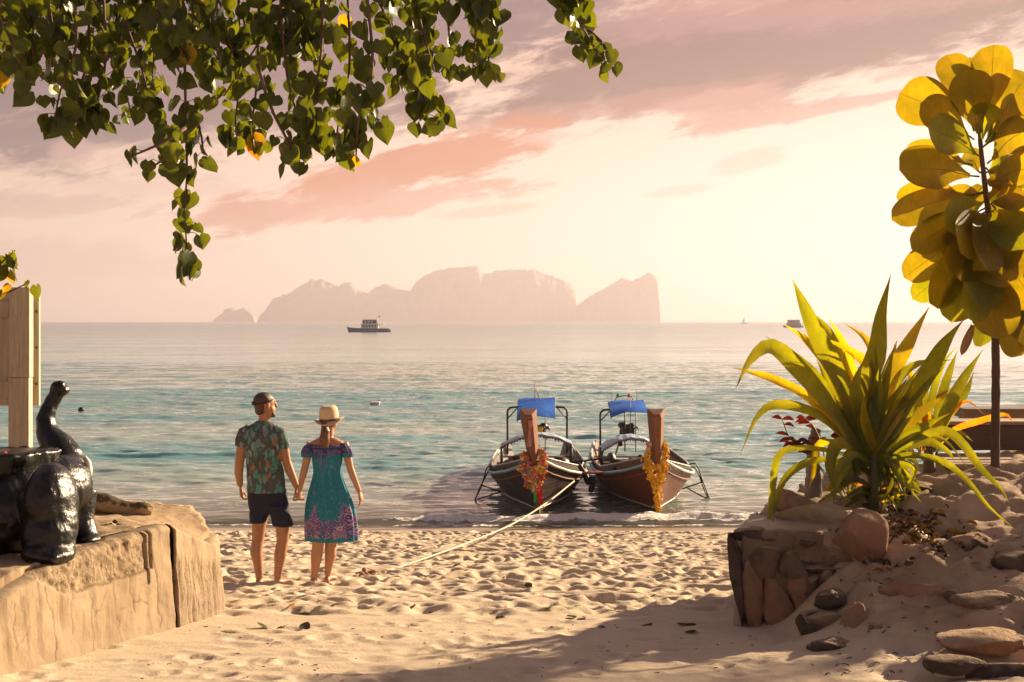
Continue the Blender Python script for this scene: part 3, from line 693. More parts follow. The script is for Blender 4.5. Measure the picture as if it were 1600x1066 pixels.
ST_PALE = mat('stone_pale', fn=m_stone((.38, .31, .20), (.46, .38, .26), (.20, .15, .09)))
ST_DARK = mat('stone_dark', fn=m_stone((.085, .068, .058), (.14, .11, .09), (.05, .04, .035)))
ST_ORANGE = mat('stone_orange', fn=m_stone((.40, .22, .12), (.33, .22, .15), (.22, .16, .12)))
ST_MORTAR = mat('mortar', fn=m_stone((.22, .17, .12), (.29, .225, .16), (.13, .10, .075)))
def rock_mesh(name, c, r, seed, rot=0.0, sub=4, box=.0, amp=.16, tilt=0.0, chops=13):
    """an uneven boulder; box>0 flattens its sides"""
    bm = bmesh.new(); bmesh.ops.create_icosphere(bm, subdivisions=sub, radius=1.0); me = bpy.data.meshes.new(name); bm.to_mesh(me); bm.free()
    n = len(me.vertices); co = np.empty(n*3); me.vertices.foreach_get('co', co); co = co.reshape(-1, 3)
    if box: co = np.sign(co)*np.abs(co)**(1-box*.55); co /= np.maximum(1, np.abs(co).max(0))
    rs = np.random.RandomState(seed)
    for _ in range(chops):                                   # chop facets
        d = rs.normal(size=3); d /= np.linalg.norm(d); h = rs.uniform(.58, .92); k = co@d; co -= np.outer(np.maximum(k-h, 0)*.95, d)
    f = 1.1; s = seed*3.7
    q = fbm(co[:, 0]*f+s+co[:, 2]*.6, co[:, 1]*f-s+co[:, 2]*.8, seed, 4)+.5*fbm(co[:, 2]*2.2+s, co[:, 0]*2+co[:, 1]*1.4, seed+2, 4)
    q2 = fbm(co[:, 0]*5+s+co[:, 2]*3, co[:, 1]*5-s+co[:, 2]*4, seed+9, 3)
    co *= (1+amp*q+.035*q2)[:, None]
    co *= np.array(r)[None]
    R = np.array(Matrix.Rotation(rot, 3, 'Z') @ Matrix.Rotation(tilt, 3, 'Y')); co = co@R.T
    me.vertices.foreach_set('co', co.ravel()); me.update(); return me
def rock(px, py, Y, r, m, label, seed, rot=0.0, box=.3, name='boulder', cat='rock', tilt=0.0, amp=.16, group=None, chops=13):
    c = W(px, py, Y); me = rock_mesh(name, c, r, seed, rot, 4, box, amp, tilt, chops)
    return tag(link(name, me, m, None, True, c), label, cat, group)

# ============================================================ RIGHT TERRACE
def build_right_wall():
    root = empty('stone_wall', (1.75, 9.55, 1.95), 'short stone and mortar wall holding up the right terrace below the spiky plant', 'wall')
    org = Vector(root.location)
    # mortar core that follows the terrace's edge
    pts = [(1.51, 9.44), (2.06, 9.46), (2.4, 9.85), (2.6, 11.2), (2.12, 11.0), (1.78, 10.3)]
    mb = MB(); mb.prism([(x, y, 1.75) for x, y in pts][::1], (0, 0, .86)); me = fuse(mb, .02, 3, 'core'); displace(me, .03, 8, 5, 4); recenter(me, org); link('core', me, ST_MORTAR, root)
    stones = [  # px, py, half width, half height (px), Y, thickness, material, box
        (1153, 905, 12, 80, 9.47, .12, ST_DARK, .9), (1174, 932, 19, 58, 9.43, .07, ST_ORANGE, .7), (1213, 945, 24, 46, 9.43, .075, ST_ORANGE, .8),
        (1196, 872, 27, 30, 9.45, .08, ST_GREY, .8), (1240, 884, 22, 30, 9.46, .09, ST_GREY, .8), (1250, 932, 17, 34, 9.42, .08, ST_RED, .7), (1266, 918, 14, 26, 9.40, .09, ST_GREY, .8),
        (1178, 836, 38, 12, 9.56, .16, ST_DARK, .8), (1232, 985, 17, 15, 9.38, .07, ST_GREY, .6), (1276, 886, 34, 7, 9.48, .12, ST_DARK, .9), (1258, 846, 16, 7, 9.5, .1, ST_DARK, .8),
        (1224, 842, 28, 16, 9.60, .14, ST_GREY, .8), (1268, 862, 44, 15, 9.55, .16, ST_MORTAR, .8), (1199, 985, 14, 12, 9.42, .06, ST_GREY, .6), (1286, 905, 14, 16, 9.42, .09, ST_MORTAR, .8)]
    for i, (px, py, hw, hh, Y, th, m, bx_) in enumerate(stones):
        c = W(px, py, Y); k = Y/F
        me = rock_mesh('stone', c, (hw*k*1.08, th, hh*k*1.08), 40+i, rnd(-.15, .15), 4, bx_, .12, rnd(-.12, .12))
        link('stone', me, m, root, True, c-org)
build_right_wall()
rock(1341, 838, 9.45, (.20, .22, .185), ST_RED, 'smooth reddish round boulder below the spiky plant', 11, .3, .35, amp=.10, chops=4)
rock(1285, 808, 9.85, (.33, .26, .13), ST_PALE, 'pale pitted rock behind the reddish round boulder', 12, .2, .5)
rock(1240, 792, 10.2, (.16, .2, .13), ST_RED, 'rough brown rock at the terrace edge left of the pale rock', 13, .6, .4)
rock(1308, 868, 9.5, (.20, .14, .075), ST_MORTAR, 'flat sandy rock under the left side of the reddish boulder', 14, .1, .6)
rock(1388, 752, 10.6, (.19, .17, .15), ST_RED, 'sand covered rock behind the stem of the spiky plant', 15, .2, .3)
rock(1580, 888, 9.0, (.19, .20, .115), ST_DARK, 'dark flat topped rock near the right edge of the sand slope', 16, .1, .5)
rock(1597, 938, 8.7, (.085, .12, .10), ST_DARK, 'small dark rock below the flat topped rock at the right edge', 17, .5, .3)
rock(1334, 972, 8.65, (.085, .10, .165), ST_ORANGE, 'upright brown stone sticking out of the sand slope', 18, .2, .45, tilt=.12)
rock(1300, 938, 8.95, (.13, .12, .085), ST_DARK, 'dark rounded rock just behind the upright brown stone', 19, .4, .4)
rock(1272, 975, 8.85, (.125, .11, .09), ST_DARK, 'low purple grey rock between the wall and the upright stone', 20, .8, .4)
rock(1368, 985, 8.5, (.055, .07, .065), ST_GREY, 'small grey stone touching the right side of the upright stone', 21, .2, .3)
rock(1520, 1000, 7.9, (.30, .20, .07), ST_RED, 'broad flat sandy slab of rock in the bottom right corner', 22, -.15, .4, amp=.2)
rock(1490, 1040, 7.55, (.17, .12, .05), ST_DARK, 'dark edged flat rock at the bottom below the sandy slab', 23, -.3, .4)
rock(1420, 880, 9.0, (.03, .03, .022), ST_DARK, 'pebble on the sand slope right of the reddish boulder', 24, 0, .2, 'pebble', 'pebble')
for i, (px, py, w_) in enumerate(((172, 820, 'leftmost dark pebble of the small heap on the left terrace'), (180, 815, 'topmost dark pebble of the small heap on the left terrace'), (187, 820, 'middle dark pebble of the small heap on the left terrace'), (178, 825, 'lowest dark pebble of the small heap on the left terrace'), (195, 823, 'rightmost dark pebble of the small heap on the left terrace'))):
    tag(rock(px, py, 9.75, (.022, .02, .016), ST_DARK, w_, 60+i, 0, .2, 'pebble', 'pebble'), group='pebbles heaped on the left terrace')

def m_wood(c1, c2, sc=(1, 1, 1)):
    def f(t, pos, obj):
        g = t.noise(t.scale(pos, sc), 12, 5, .6, .5); d = t.noise(pos, 6, 4)
        col = t.mix(g, c1, c2); col = t.mix(t.m('MULTIPLY', t.ss(d, .5, .75), .5), col, tuple(v*.45 for v in c1))
        return dict(col=col, rough=.8, normal=t.bump(g, .4, .01))
    return f
DECK = mat('deck_wood', fn=m_wood((.30, .21, .15), (.40, .30, .22), (.4, 6, 6)))
BEAM = mat('dark_beam', fn=m_wood((.10, .065, .045), (.17, .115, .08), (.4, 6, 6)))
DRIFT = mat('drift_grey', fn=m_wood((.15, .12, .11), (.24, .20, .18), (6, 6, .5)))
def build_deck():
    root = empty('wooden_deck', (4.1, 11.3, 2.8), 'weathered plank deck behind the thin tree trunk on the right', 'deck')
    for i in range(7):
        mb = MB(); y = 10.98+i*.125; mb.box((4.7, y, 2.885+.004*math.sin(i*2.3)), (2.7, .115, .035)); mb.build('plank', DECK, root, bevel=.004)
    for x in (3.6, 4.6, 5.6): MB().box((x, 11.36, 2.82), (.07, .86, .09)).build('joist', BEAM, root)
    r2 = empty('timber_step', (4.4, 12.05, 2.9), 'thick dark timber beam standing at the back of the plank deck', 'beam')
    MB().box((4.85, 12.02, 3.02), (2.85, .16, .21)).build('riser', BEAM, r2, bevel=.008)
    MB().box((4.85, 12.09, 3.145), (2.9, .36, .032)).build('top_board', DECK, r2, bevel=.005)
    r3 = empty('bench', (4.4, 12.9, 3.0), 'low dark wooden bench behind the thin tree trunk', 'bench')
    MB().box((4.38, 12.95, 3.17), (.62, .34, .085)).build('seat', BEAM, r3, bevel=.01)
    for x in (4.14, 4.63): MB().box((x, 12.95, 3.0), (.055, .30, .26)).build('leg', BEAM, r3, bevel=.006)
build_deck()
mb = MB(); mb.tube([W(1268, 800, 10.6), W(1272, 745, 10.62), W(1270, 700, 10.62), W(1276, 668, 10.6)], [.075, .062, .052, .04], 12)
me = fuse(mb, .012, 2, 'driftwood_post'); displace(me, .012, 18, 8, 4); o_ = W(1270, 780, 10.6); recenter(me, o_)
tag(link('driftwood_post', me, DRIFT, None, True, o_), 'grey driftwood post standing behind the left leaves of the spiky plant', 'post')
mb = MB(); mb.tube([W(1392, 826, 9.7), W(1420, 818, 9.75), W(1468, 800, 9.9), W(1492, 789, 9.95)], [.012, .014, .012, .008], 7)
tag(mb.build('stick', BEAM, smooth=True), 'long thin stick lying on the sand right of the spiky plant', 'stick')

rr_ = random.Random(8)
def ground_hit(px, py):
    y = 9.0
    for _ in range(40): x = (px-800)/F*y; y += .6*((CAMZ-gz(x, y))/((py-502)/F)-y)
    return Vector(((px-800)/F*y, y, gz((px-800)/F*y, y)))
mb = MB()
for i in range(170):
    p = ground_hit(rr_.uniform(1290, 1600), rr_.uniform(800, 1060)); a = rr_.uniform(0, 6.28); L_ = rr_.uniform(.012, .06)
    e = p+Vector((math.cos(a)*L_, math.sin(a)*L_, rr_.uniform(.0, .012))); mb.tube([p+Vector((0, 0, .003)), p.lerp(e, .5)+Vector((0, 0, .006)), e], [rr_.uniform(.002, .006), .004, .002], 5)
for i in range(120):
    p = ground_hit(rr_.uniform(0, 1600), rr_.uniform(975, 1064)); 
    if -2.1 < p.x < 1.7: a = rr_.uniform(0, 6.28); L_ = rr_.uniform(.008, .035); mb.tube([p+Vector((0, 0, .002)), p+Vector((math.cos(a)*L_, math.sin(a)*L_, .004))], [.003, .0015], 4)
tag(mb.build('twig_litter', BEAM), kind='stuff')
rock(1548, 862, 9.3, (.06, .06, .035), ST_GREY, 'small grey stone left of the dark flat topped rock', 72, .5, .3)
rock(1392, 838, 9.6, (.09, .08, .05), ST_DARK, 'dark stone in the shade right of the reddish round boulder', 74, .2, .4)
rock(1450, 830, 9.7, (.07, .06, .035), ST_DARK, 'dark stone below the long stick on the sand slope', 75, .7, .4)

rk = random.Random(31)
for i, (px, py, r_, w_) in enumerate((
        (1500, 935, .09, 'flat brown rock below the dark flat topped rock'), (1262, 812, .08, 'rough rock wedged below the pale pitted rock'), (1225, 818, .07, 'rough rock on the top left of the stone wall'),
        (1430, 765, .09, 'sandy brown rock right of the spiky plant stem'), (1530, 800, .06, 'brown rock below the tree trunk'), (1585, 1010, .07, 'stone at the right end of the sandy slab'))):
    p = ground_hit(px, py); me = rock_mesh('rock', p, (r_*1.25, r_, r_*.62), 200+i, rk.uniform(0, 3), 4, .4)
    tag(link('boulder', me, rk.choice((ST_GREY, ST_DARK, ST_RED, ST_MORTAR)), None, True, p+Vector((0, 0, -r_*.08))), w_, 'rock')

for i, (px, py, rx, ry, rz, m, w_) in enumerate(((1292, 872, .16, .14, .07, ST_MORTAR, 'sand dusted ledge rock between the wall stones and the reddish boulder'), (1440, 925, .24, .15, .075, ST_RED, 'long low sandy rock across the middle of the slope'), (1545, 940, .20, .14, .07, ST_MORTAR, 'broad sandy rock below the dark flat topped rock'),
        (1300, 1012, .13, .10, .05, ST_DARK, 'dark rock stepping down below the purple grey rock'), 
        (1575, 1050, .22, .13, .06, ST_DARK, 'dark rock in the very bottom right corner'), (1520, 842, .15, .12, .06, ST_RED, 'brown half buried rock left of the right edge rocks'))):
    p = ground_hit(px, py); me = rock_mesh('boulder', p, (rx, ry, rz*1.35), 300+i, rk.uniform(-.5, .5), 4, .45, .2)
    tag(link('boulder', me, m, None, True, p+Vector((0, .03, -rz*.3))), w_, 'rock')
# ============================================================ PLANTS
def spline(pts, n):
    """Catmull-Rom through 3-d points"""
    P = [Vector(p) for p in pts]; P = [P[0]*2-P[1]]+P+[P[-1]*2-P[-2]]; k = len(P)-3; out = []
    for i in range(n):
        u = i/(n-1)*k; j = min(int(u), k-1); t = u-j; a, b, c, d = P[j:j+4]
        out.append(.5*((2*b)+(c-a)*t+(2*a-5*b+4*c-d)*t*t+(3*b-a-3*c+d)*t**3))
    return out
def ribbon(pts, hw, prof, fold=.25, roll=0.0, n=15, wave=0.0, seed=0, cross=(-1, -.5, 0, .5, 1)):
    """a leaf blade with a midrib fold along a curve"""
    C_ = spline(pts, n); rows = []; rs = random.Random(seed)
    ph = rs.uniform(0, 6)
    for i, p in enumerate(C_):
        t = (C_[min(i+1, n-1)]-C_[max(i-1, 0)]).normalized(); u = i/(n-1)
        s = t.cross(Vector((0, -1, 0)))
        s = s.normalized() if s.length > .15 else (t.cross(Vector((.3, -.8, .5)))).normalized()
        s = Matrix.Rotation(roll*(.3+u), 3, t) @ s; nn = s.cross(t).normalized(); w = max(hw*prof(u), .0008)
        rows.append([p+s*(w*c)+nn*(fold*w*abs(c)+wave*w*math.sin(u*13+ph+c*1.2)*abs(c)) for c in cross])
    return rows
P_STRAP = lambda u: (.45+.55*math.sin(min(1, u/.5)*PI/2)**1.3)*(1-max(0, (u-.45)/.55)**1.35)*(1-.35*max(0, (u-.7)/.3))
P_OBOV = lambda u: .10+.90*math.sin(min(1, u/.70)*PI/2)**1.6 if u < .70 else math.sqrt(max(0, 1-((u-.70)/.30)**2.3))
def m_leaf(c1, c2, vein=(.5, .5, .2), brown=.0, vs=40):
    def f(t, pos, obj):
        n = t.noise(pos, 7, 4); col = t.mix(t.ss(n, .3, .7), c1, c2); ln = t.noise(t.scale(pos, (1, 1, .25)), vs, 3); col = t.mix(t.ss(ln, .42, .62, .22, 0), col, tuple(v*.45 for v in c1))
        rand = t.n('ShaderNodeObjectInfo').outputs['Random']
        col = t.mix(t.m('MULTIPLY', rand, .35), col, tuple(v*.6 for v in c1))
        k = t.ss(t.noise(pos, 11, 4, .7), .68-brown, .74-brown)
        col = t.mix(t.m('MULTIPLY', k, .6), col, (.20, .085, .02))
        return dict(col=col, rough=.42, normal=t.bump(ln, .25, .004), tcol=t.mix(.0, t.mix(1.0, col, (5.4, 3.6, .55), 'MULTIPLY'), (1, 1, 1)))
    return f
L_CRIN = mat('strap_leaf', fn=m_leaf((.085, .125, .012), (.125, .155, .016)), trans=.50)
L_YEL = mat('strap_leaf_yellow', fn=m_leaf((.15, .16, .012), (.21, .19, .014), brown=.04), trans=.55)
L_ORA = mat('strap_leaf_orange', fn=m_leaf((.26, .11, .012), (.32, .15, .014), brown=.08), trans=.5)
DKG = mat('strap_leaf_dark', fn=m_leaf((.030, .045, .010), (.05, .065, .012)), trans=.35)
L_OBOV = mat('round_leaf', fn=m_leaf((.085, .095, .010), (.125, .115, .012), brown=.03), trans=.55)
STALK = mat('plant_stalk', (.10, .085, .03), .7)
TRUNK = mat('thin_bark', fn=m_wood((.085, .05, .035), (.14, .085, .06), (3, 3, 9)))

def plant_leaf(root, pts, hw, m, Y0, dtip, prof=P_STRAP, fold=.28, roll=None, name='leaf', wave=.10, dmid=0.0, n=16):
    """pts: photograph pixels along the midrib at distances from Y0 to Y0+dtip"""
    k = len(pts); P = [W(x, y, Y0+dtip*(i/(k-1))**1.2+dmid*math.sin(PI*i/(k-1))) for i, (x, y) in enumerate(pts)]
    mb = MB(); mb.grid(ribbon(P, hw*.58*Y0/F, prof, fold, rnd(-.7, .7) if roll is None else roll, n, wave, random.randint(0, 9999)))
    me = mb.mesh(name, root.location); return link(name, me, m, root)

def build_crinum():
    base = W(1365, 806, 10.07); root = empty('spiky_plant', (base.x, base.y, base.z), 'large plant with long yellow green strap leaves growing among rocks on the right', 'plant')
    mb = MB(); mb.tube([W(1364, 812, 10.07), W(1365, 770, 10.07), W(1366, 735, 10.07), W(1364, 700, 10.07)], [.05, .04, .04, .02], 12); mb.build('stem', mat('green_stem', (.05, .06, .012), .6), root, smooth=True)
    G, Yw, O = L_CRIN, L_YEL, L_ORA
    A = [([(1360, 728), (1318, 605), (1282, 535), (1255, 475), (1238, 436)], 26, G, -.15), ([(1368, 725), (1350, 620), (1368, 550), (1376, 490), (1392, 428)], 29, G, -.25),
         ([(1350, 722), (1300, 640), (1252, 582), (1205, 541), (1172, 563), (1149, 608)], 25, G, -.35), ([(1345, 715), (1270, 628), (1215, 596), (1180, 584), (1143, 574)], 15, Yw, .25),
         ([(1348, 715), (1285, 605), (1245, 560), (1194, 524)], 17, G, .35), ([(1352, 712), (1300, 582), (1262, 533), (1224, 506)], 15, Yw, .35),
         ([(1356, 712), (1312, 562), (1292, 515), (1258, 480)], 15, G, .45), ([(1360, 712), (1332, 585), (1316, 535), (1293, 494)], 17, Yw, .4),
         ([(1366, 712), (1368, 575), (1352, 530), (1316, 503)], 14, Yw, .35), ([(1362, 700), (1360, 590), (1335, 552), (1275, 524)], 16, Yw, .15),
         ([(1374, 722), (1412, 645), (1452, 575), (1478, 532), (1507, 498)], 27, G, -.3), ([(1372, 712), (1388, 600), (1420, 535), (1453, 478)], 23, Yw, .3),
         ([(1374, 714), (1390, 620), (1425, 572), (1490, 562)], 14, G, .1), ([(1348, 715), (1285, 652), (1222, 632), (1185, 648), (1156, 712)], 14, G, -.2),
         ([(1345, 718), (1290, 703), (1241, 700), (1216, 712), (1209, 745), (1205, 788), (1202, 812), (1210, 832), (1211, 858)], 10, G, -.3),
         ([(1346, 722), (1285, 718), (1250, 728), (1224, 752), (1211, 790), (1207, 822)], 11, G, -.4),
         ([(1352, 708), (1322, 692), (1303, 702), (1300, 745), (1322, 785)], 18, G, -.4), ([(1376, 722), (1420, 692), (1472, 672), (1502, 692), (1532, 732), (1562, 762), (1578, 788)], 13, G, -.5),
         ([(1378, 726), (1430, 712), (1475, 722), (1512, 752), (1545, 792), (1592, 832)], 9, G, -.7), ([(1376, 724), (1412, 712), (1460, 720), (1505, 768)], 9, G, -.45),
         ([(1368, 740), (1398, 738), (1388, 770), (1378, 800)], 6, G, -.3), ([(1310, 768), (1293, 775), (1278, 788), (1264, 812)], 5, G, -.2),
         ([(1340, 705), (1292, 690), (1274, 704), (1270, 742), (1261, 768)], 13, Yw, .2), ([(1230, 820), (1206, 836), (1194, 854), (1184, 874)], 6, O, -.1),
         ([(1350, 715), (1310, 640), (1290, 590), (1275, 560)], 16, G, .2), ([(1364, 715), (1340, 640), (1325, 585), (1318, 545)], 18, G, .1), ([(1370, 715), (1372, 630), (1390, 570), (1402, 530)], 20, G, .3),
         ([(1366, 720), (1330, 655), (1300, 620), (1262, 600)], 15, Yw, .3), ([(1358, 722), (1345, 650), (1338, 600), (1350, 560)], 17, G, -.2), ([(1374, 720), (1400, 670), (1420, 640), (1445, 625)], 13, G, .2),
         ([(1376, 722), (1415, 700), (1450, 690), (1480, 705), (1492, 722)], 12, G, .25), ([(1362, 770), (1384, 764), (1400, 757), (1412, 757)], 5, O, -.05), ([(1364, 790), (1390, 780), (1405, 773), (1419, 774)], 4, Yw, -.1),
         ([(1350, 760), (1320, 752), (1300, 755), (1285, 768)], 6, O, -.1), ([(1376, 724), (1405, 695), (1440, 680), (1478, 690), (1515, 735)], 10, G, -.1),
         ([(1366, 778), (1345, 768), (1328, 775), (1318, 795)], 6, G, -.2), ([(1366, 778), (1384, 775), (1398, 790), (1404, 812)], 6, G, -.25)]
    rr = random.Random(21)
    for k in range(38):                    # inner and hind leaves that fill the rosette
        tx = 1366+rr.uniform(-115, 125); ty = 545+abs(tx-1366)*.35+rr.uniform(-25, 70)
        A.append(([(1365+rr.uniform(-8, 8), 716), (1365+(tx-1365)*.45+rr.uniform(-8, 8), 716-(716-ty)*.55), (tx, ty)], rr.uniform(13, 19), Yw if rr.random() < .25 else G, rr.uniform(-.25, .45)))
    for k in range(26):
        sx = rr.choice((-1, 1)); A.append(([(1365, 728), (1365+sx*rr.uniform(18, 32), 715+rr.uniform(-8, 10)), (1365+sx*rr.uniform(25, 70), 735+rr.uniform(-15, 30)), (1365+sx*rr.uniform(28, 92), 780+rr.uniform(-20, 22))], rr.uniform(9, 14), G, rr.uniform(-.4, .3)))
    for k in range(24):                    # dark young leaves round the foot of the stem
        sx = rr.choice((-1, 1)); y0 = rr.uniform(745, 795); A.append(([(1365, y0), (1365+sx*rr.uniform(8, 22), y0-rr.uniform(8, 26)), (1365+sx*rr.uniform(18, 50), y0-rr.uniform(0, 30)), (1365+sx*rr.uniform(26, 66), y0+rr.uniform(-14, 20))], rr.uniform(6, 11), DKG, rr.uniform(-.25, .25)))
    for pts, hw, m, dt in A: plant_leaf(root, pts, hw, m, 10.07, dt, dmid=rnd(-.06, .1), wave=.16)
    # dry leaf litter on the ground round it
    mb = MB()
    for k in range(240):
        p = ground_hit(1425+rr.gauss(0, 45), 822+rr.gauss(0, 14)); a = rr.uniform(0, 6.28); L_ = rr.uniform(.03, .09); d = Vector((math.cos(a), math.sin(a), rr.uniform(-.1, .4)))*L_
        mb.grid(ribbon([p+Vector((0, 0, .006)), p+d*.5+Vector((0, 0, .02)), p+d], L_*.2, lambda u: math.sin(PI*min(1, u*.94+.05)), .3, rr.uniform(-1, 1), 5, 0, 0, (-1, 0, 1)))
    tag(mb.build('leaf_litter', mat('litter_mix', fn=m_leaf((.035, .022, .012), (.075, .045, .02)), trans=.1)), kind='stuff')
build_crinum()

def build_second():
    base = W(1452, 715, 11.0); root = empty('leafy_plant', (base.x, base.y, 2.78), 'smaller yellow green strap leaved plant growing behind the large spiky plant by the trunk', 'plant')
    mb = MB(); mb.tube([(base.x, 11.0, 2.7), (base.x, 11.0, 3.0)], [.06, .04], 10); mb.build('stem', STALK, root, smooth=True)
    G, Yw, O = L_CRIN, L_YEL, L_ORA
    A = [([(1456, 705), (1478, 640), (1505, 590), (1538, 543)], 22, G, .0), ([(1458, 705), (1480, 650), (1508, 615), (1522, 580)], 15, G, .2), ([(1452, 705), (1468, 630), (1484, 580), (1496, 548)], 13, G, .3),
         ([(1450, 705), (1452, 640), (1470, 575), (1494, 542)], 10, G, -.2), ([(1450, 700), (1435, 630), (1425, 590), (1402, 560)], 15, Yw, .3), ([(1448, 700), (1428, 650), (1410, 620), (1392, 600)], 15, Yw, .2),
         ([(1450, 700), (1442, 630), (1450, 580), (1478, 560)], 14, G, .3), ([(1462, 700), (1490, 672), (1530, 658), (1570, 648), (1583, 662)], 9, O, -.2), ([(1466, 690), (1488, 645), (1512, 628), (1540, 650)], 6, O, -.1),
         ([(1448, 705), (1420, 670), (1400, 660), (1385, 680)], 11, Yw, -.1), ([(1452, 705), (1445, 660), (1460, 625), (1500, 600)], 12, Yw, .1), ([(1450, 702), (1430, 640), (1440, 600), (1465, 590)], 13, G, -.2),
         ([(1455, 706), (1462, 668), (1440, 640), (1412, 632)], 11, Yw, -.25), ([(1458, 706), (1480, 680), (1500, 676), (1520, 690)], 9, G, -.3), ([(1446, 705), (1420, 690), (1405, 700), (1400, 718)], 8, O, -.3)]
    for pts, hw, m, dt in A: plant_leaf(root, pts, hw, m, 11.0, dt, dmid=rnd(-.05, .08))
    # small red cordyline shoots in front of it
    red = mat('dark_red_leaf', fn=m_leaf((.045, .006, .010), (.08, .010, .014)), trans=.2)
    r2 = empty('red_shrub', W(1290, 740, 10.5), 'sparse dark red leaved shrub behind the left leaves of the spiky plant', 'shrub')
    tw = MB(); rr = random.Random(5)
    for path in ([(1290, 745), (1262, 702), (1235, 685), (1222, 655)], [(1292, 742), (1285, 700), (1272, 668), (1258, 655)], [(1295, 745), (1310, 700), (1318, 670), (1322, 655)], [(1290, 740), (1268, 712), (1250, 700), (1232, 690)]):
        P = spline([W(x, y, 10.5+rr.uniform(-.06, .06)) for x, y in path], 12); sm_ = MB(); sm_.tube(P, [.005]*11+[.003], 5); sm_.build('stem', STALK, r2, smooth=True)
        for q in P[4:]:
            for s in (-1, 1):
                if rr.random() < .62:
                    L_ = rr.uniform(.06, .10); e = q+Vector((s*L_, rr.uniform(-.03, .03), rr.uniform(-.03, .035)))
                    mb = MB(); mb.grid(ribbon([q, (q+e)/2+Vector((0, 0, .014)), e], .016, lambda u: math.sin(PI*min(1, u*.94+.05)), .3, rr.uniform(-.8, .8), 7, 0)); link('leaf', mb.mesh('leaf', r2.location), red, r2)
    r3 = empty('red_flower_plant', W(1425, 715, 10.8), 'low plant with red speckled leaves between the two spiky plants', 'plant'); tw = MB()
    for i in range(46):
        b = W(rr.uniform(1395, 1462), rr.uniform(700, 722), 10.75+rr.uniform(-.15, .2)); e = b+Vector((rr.uniform(-.08, .08), rr.uniform(-.05, .05), rr.uniform(.06, .24)))
        sm_ = MB(); sm_.tube([b, e], [.004, .0025], 4); sm_.build('stem', STALK, r3, smooth=True)
        mb = MB(); mb.grid(ribbon([e, e+Vector((rr.uniform(-.03, .03), 0, .02)), e+Vector((rr.uniform(-.08, .08), rr.uniform(-.02, .02), rr.uniform(-.02, .05)))], .015, lambda u: math.sin(PI*min(1, u*.94+.05)), .3, rr.uniform(-.8, .8), 6, 0))
        link('leaf', mb.mesh('leaf', r3.location), mat('bright_red_leaf', fn=m_leaf((.16, .015, .012), (.10, .012, .012)), trans=.25) if i % 2 else L_ORA, r3)
build_second()

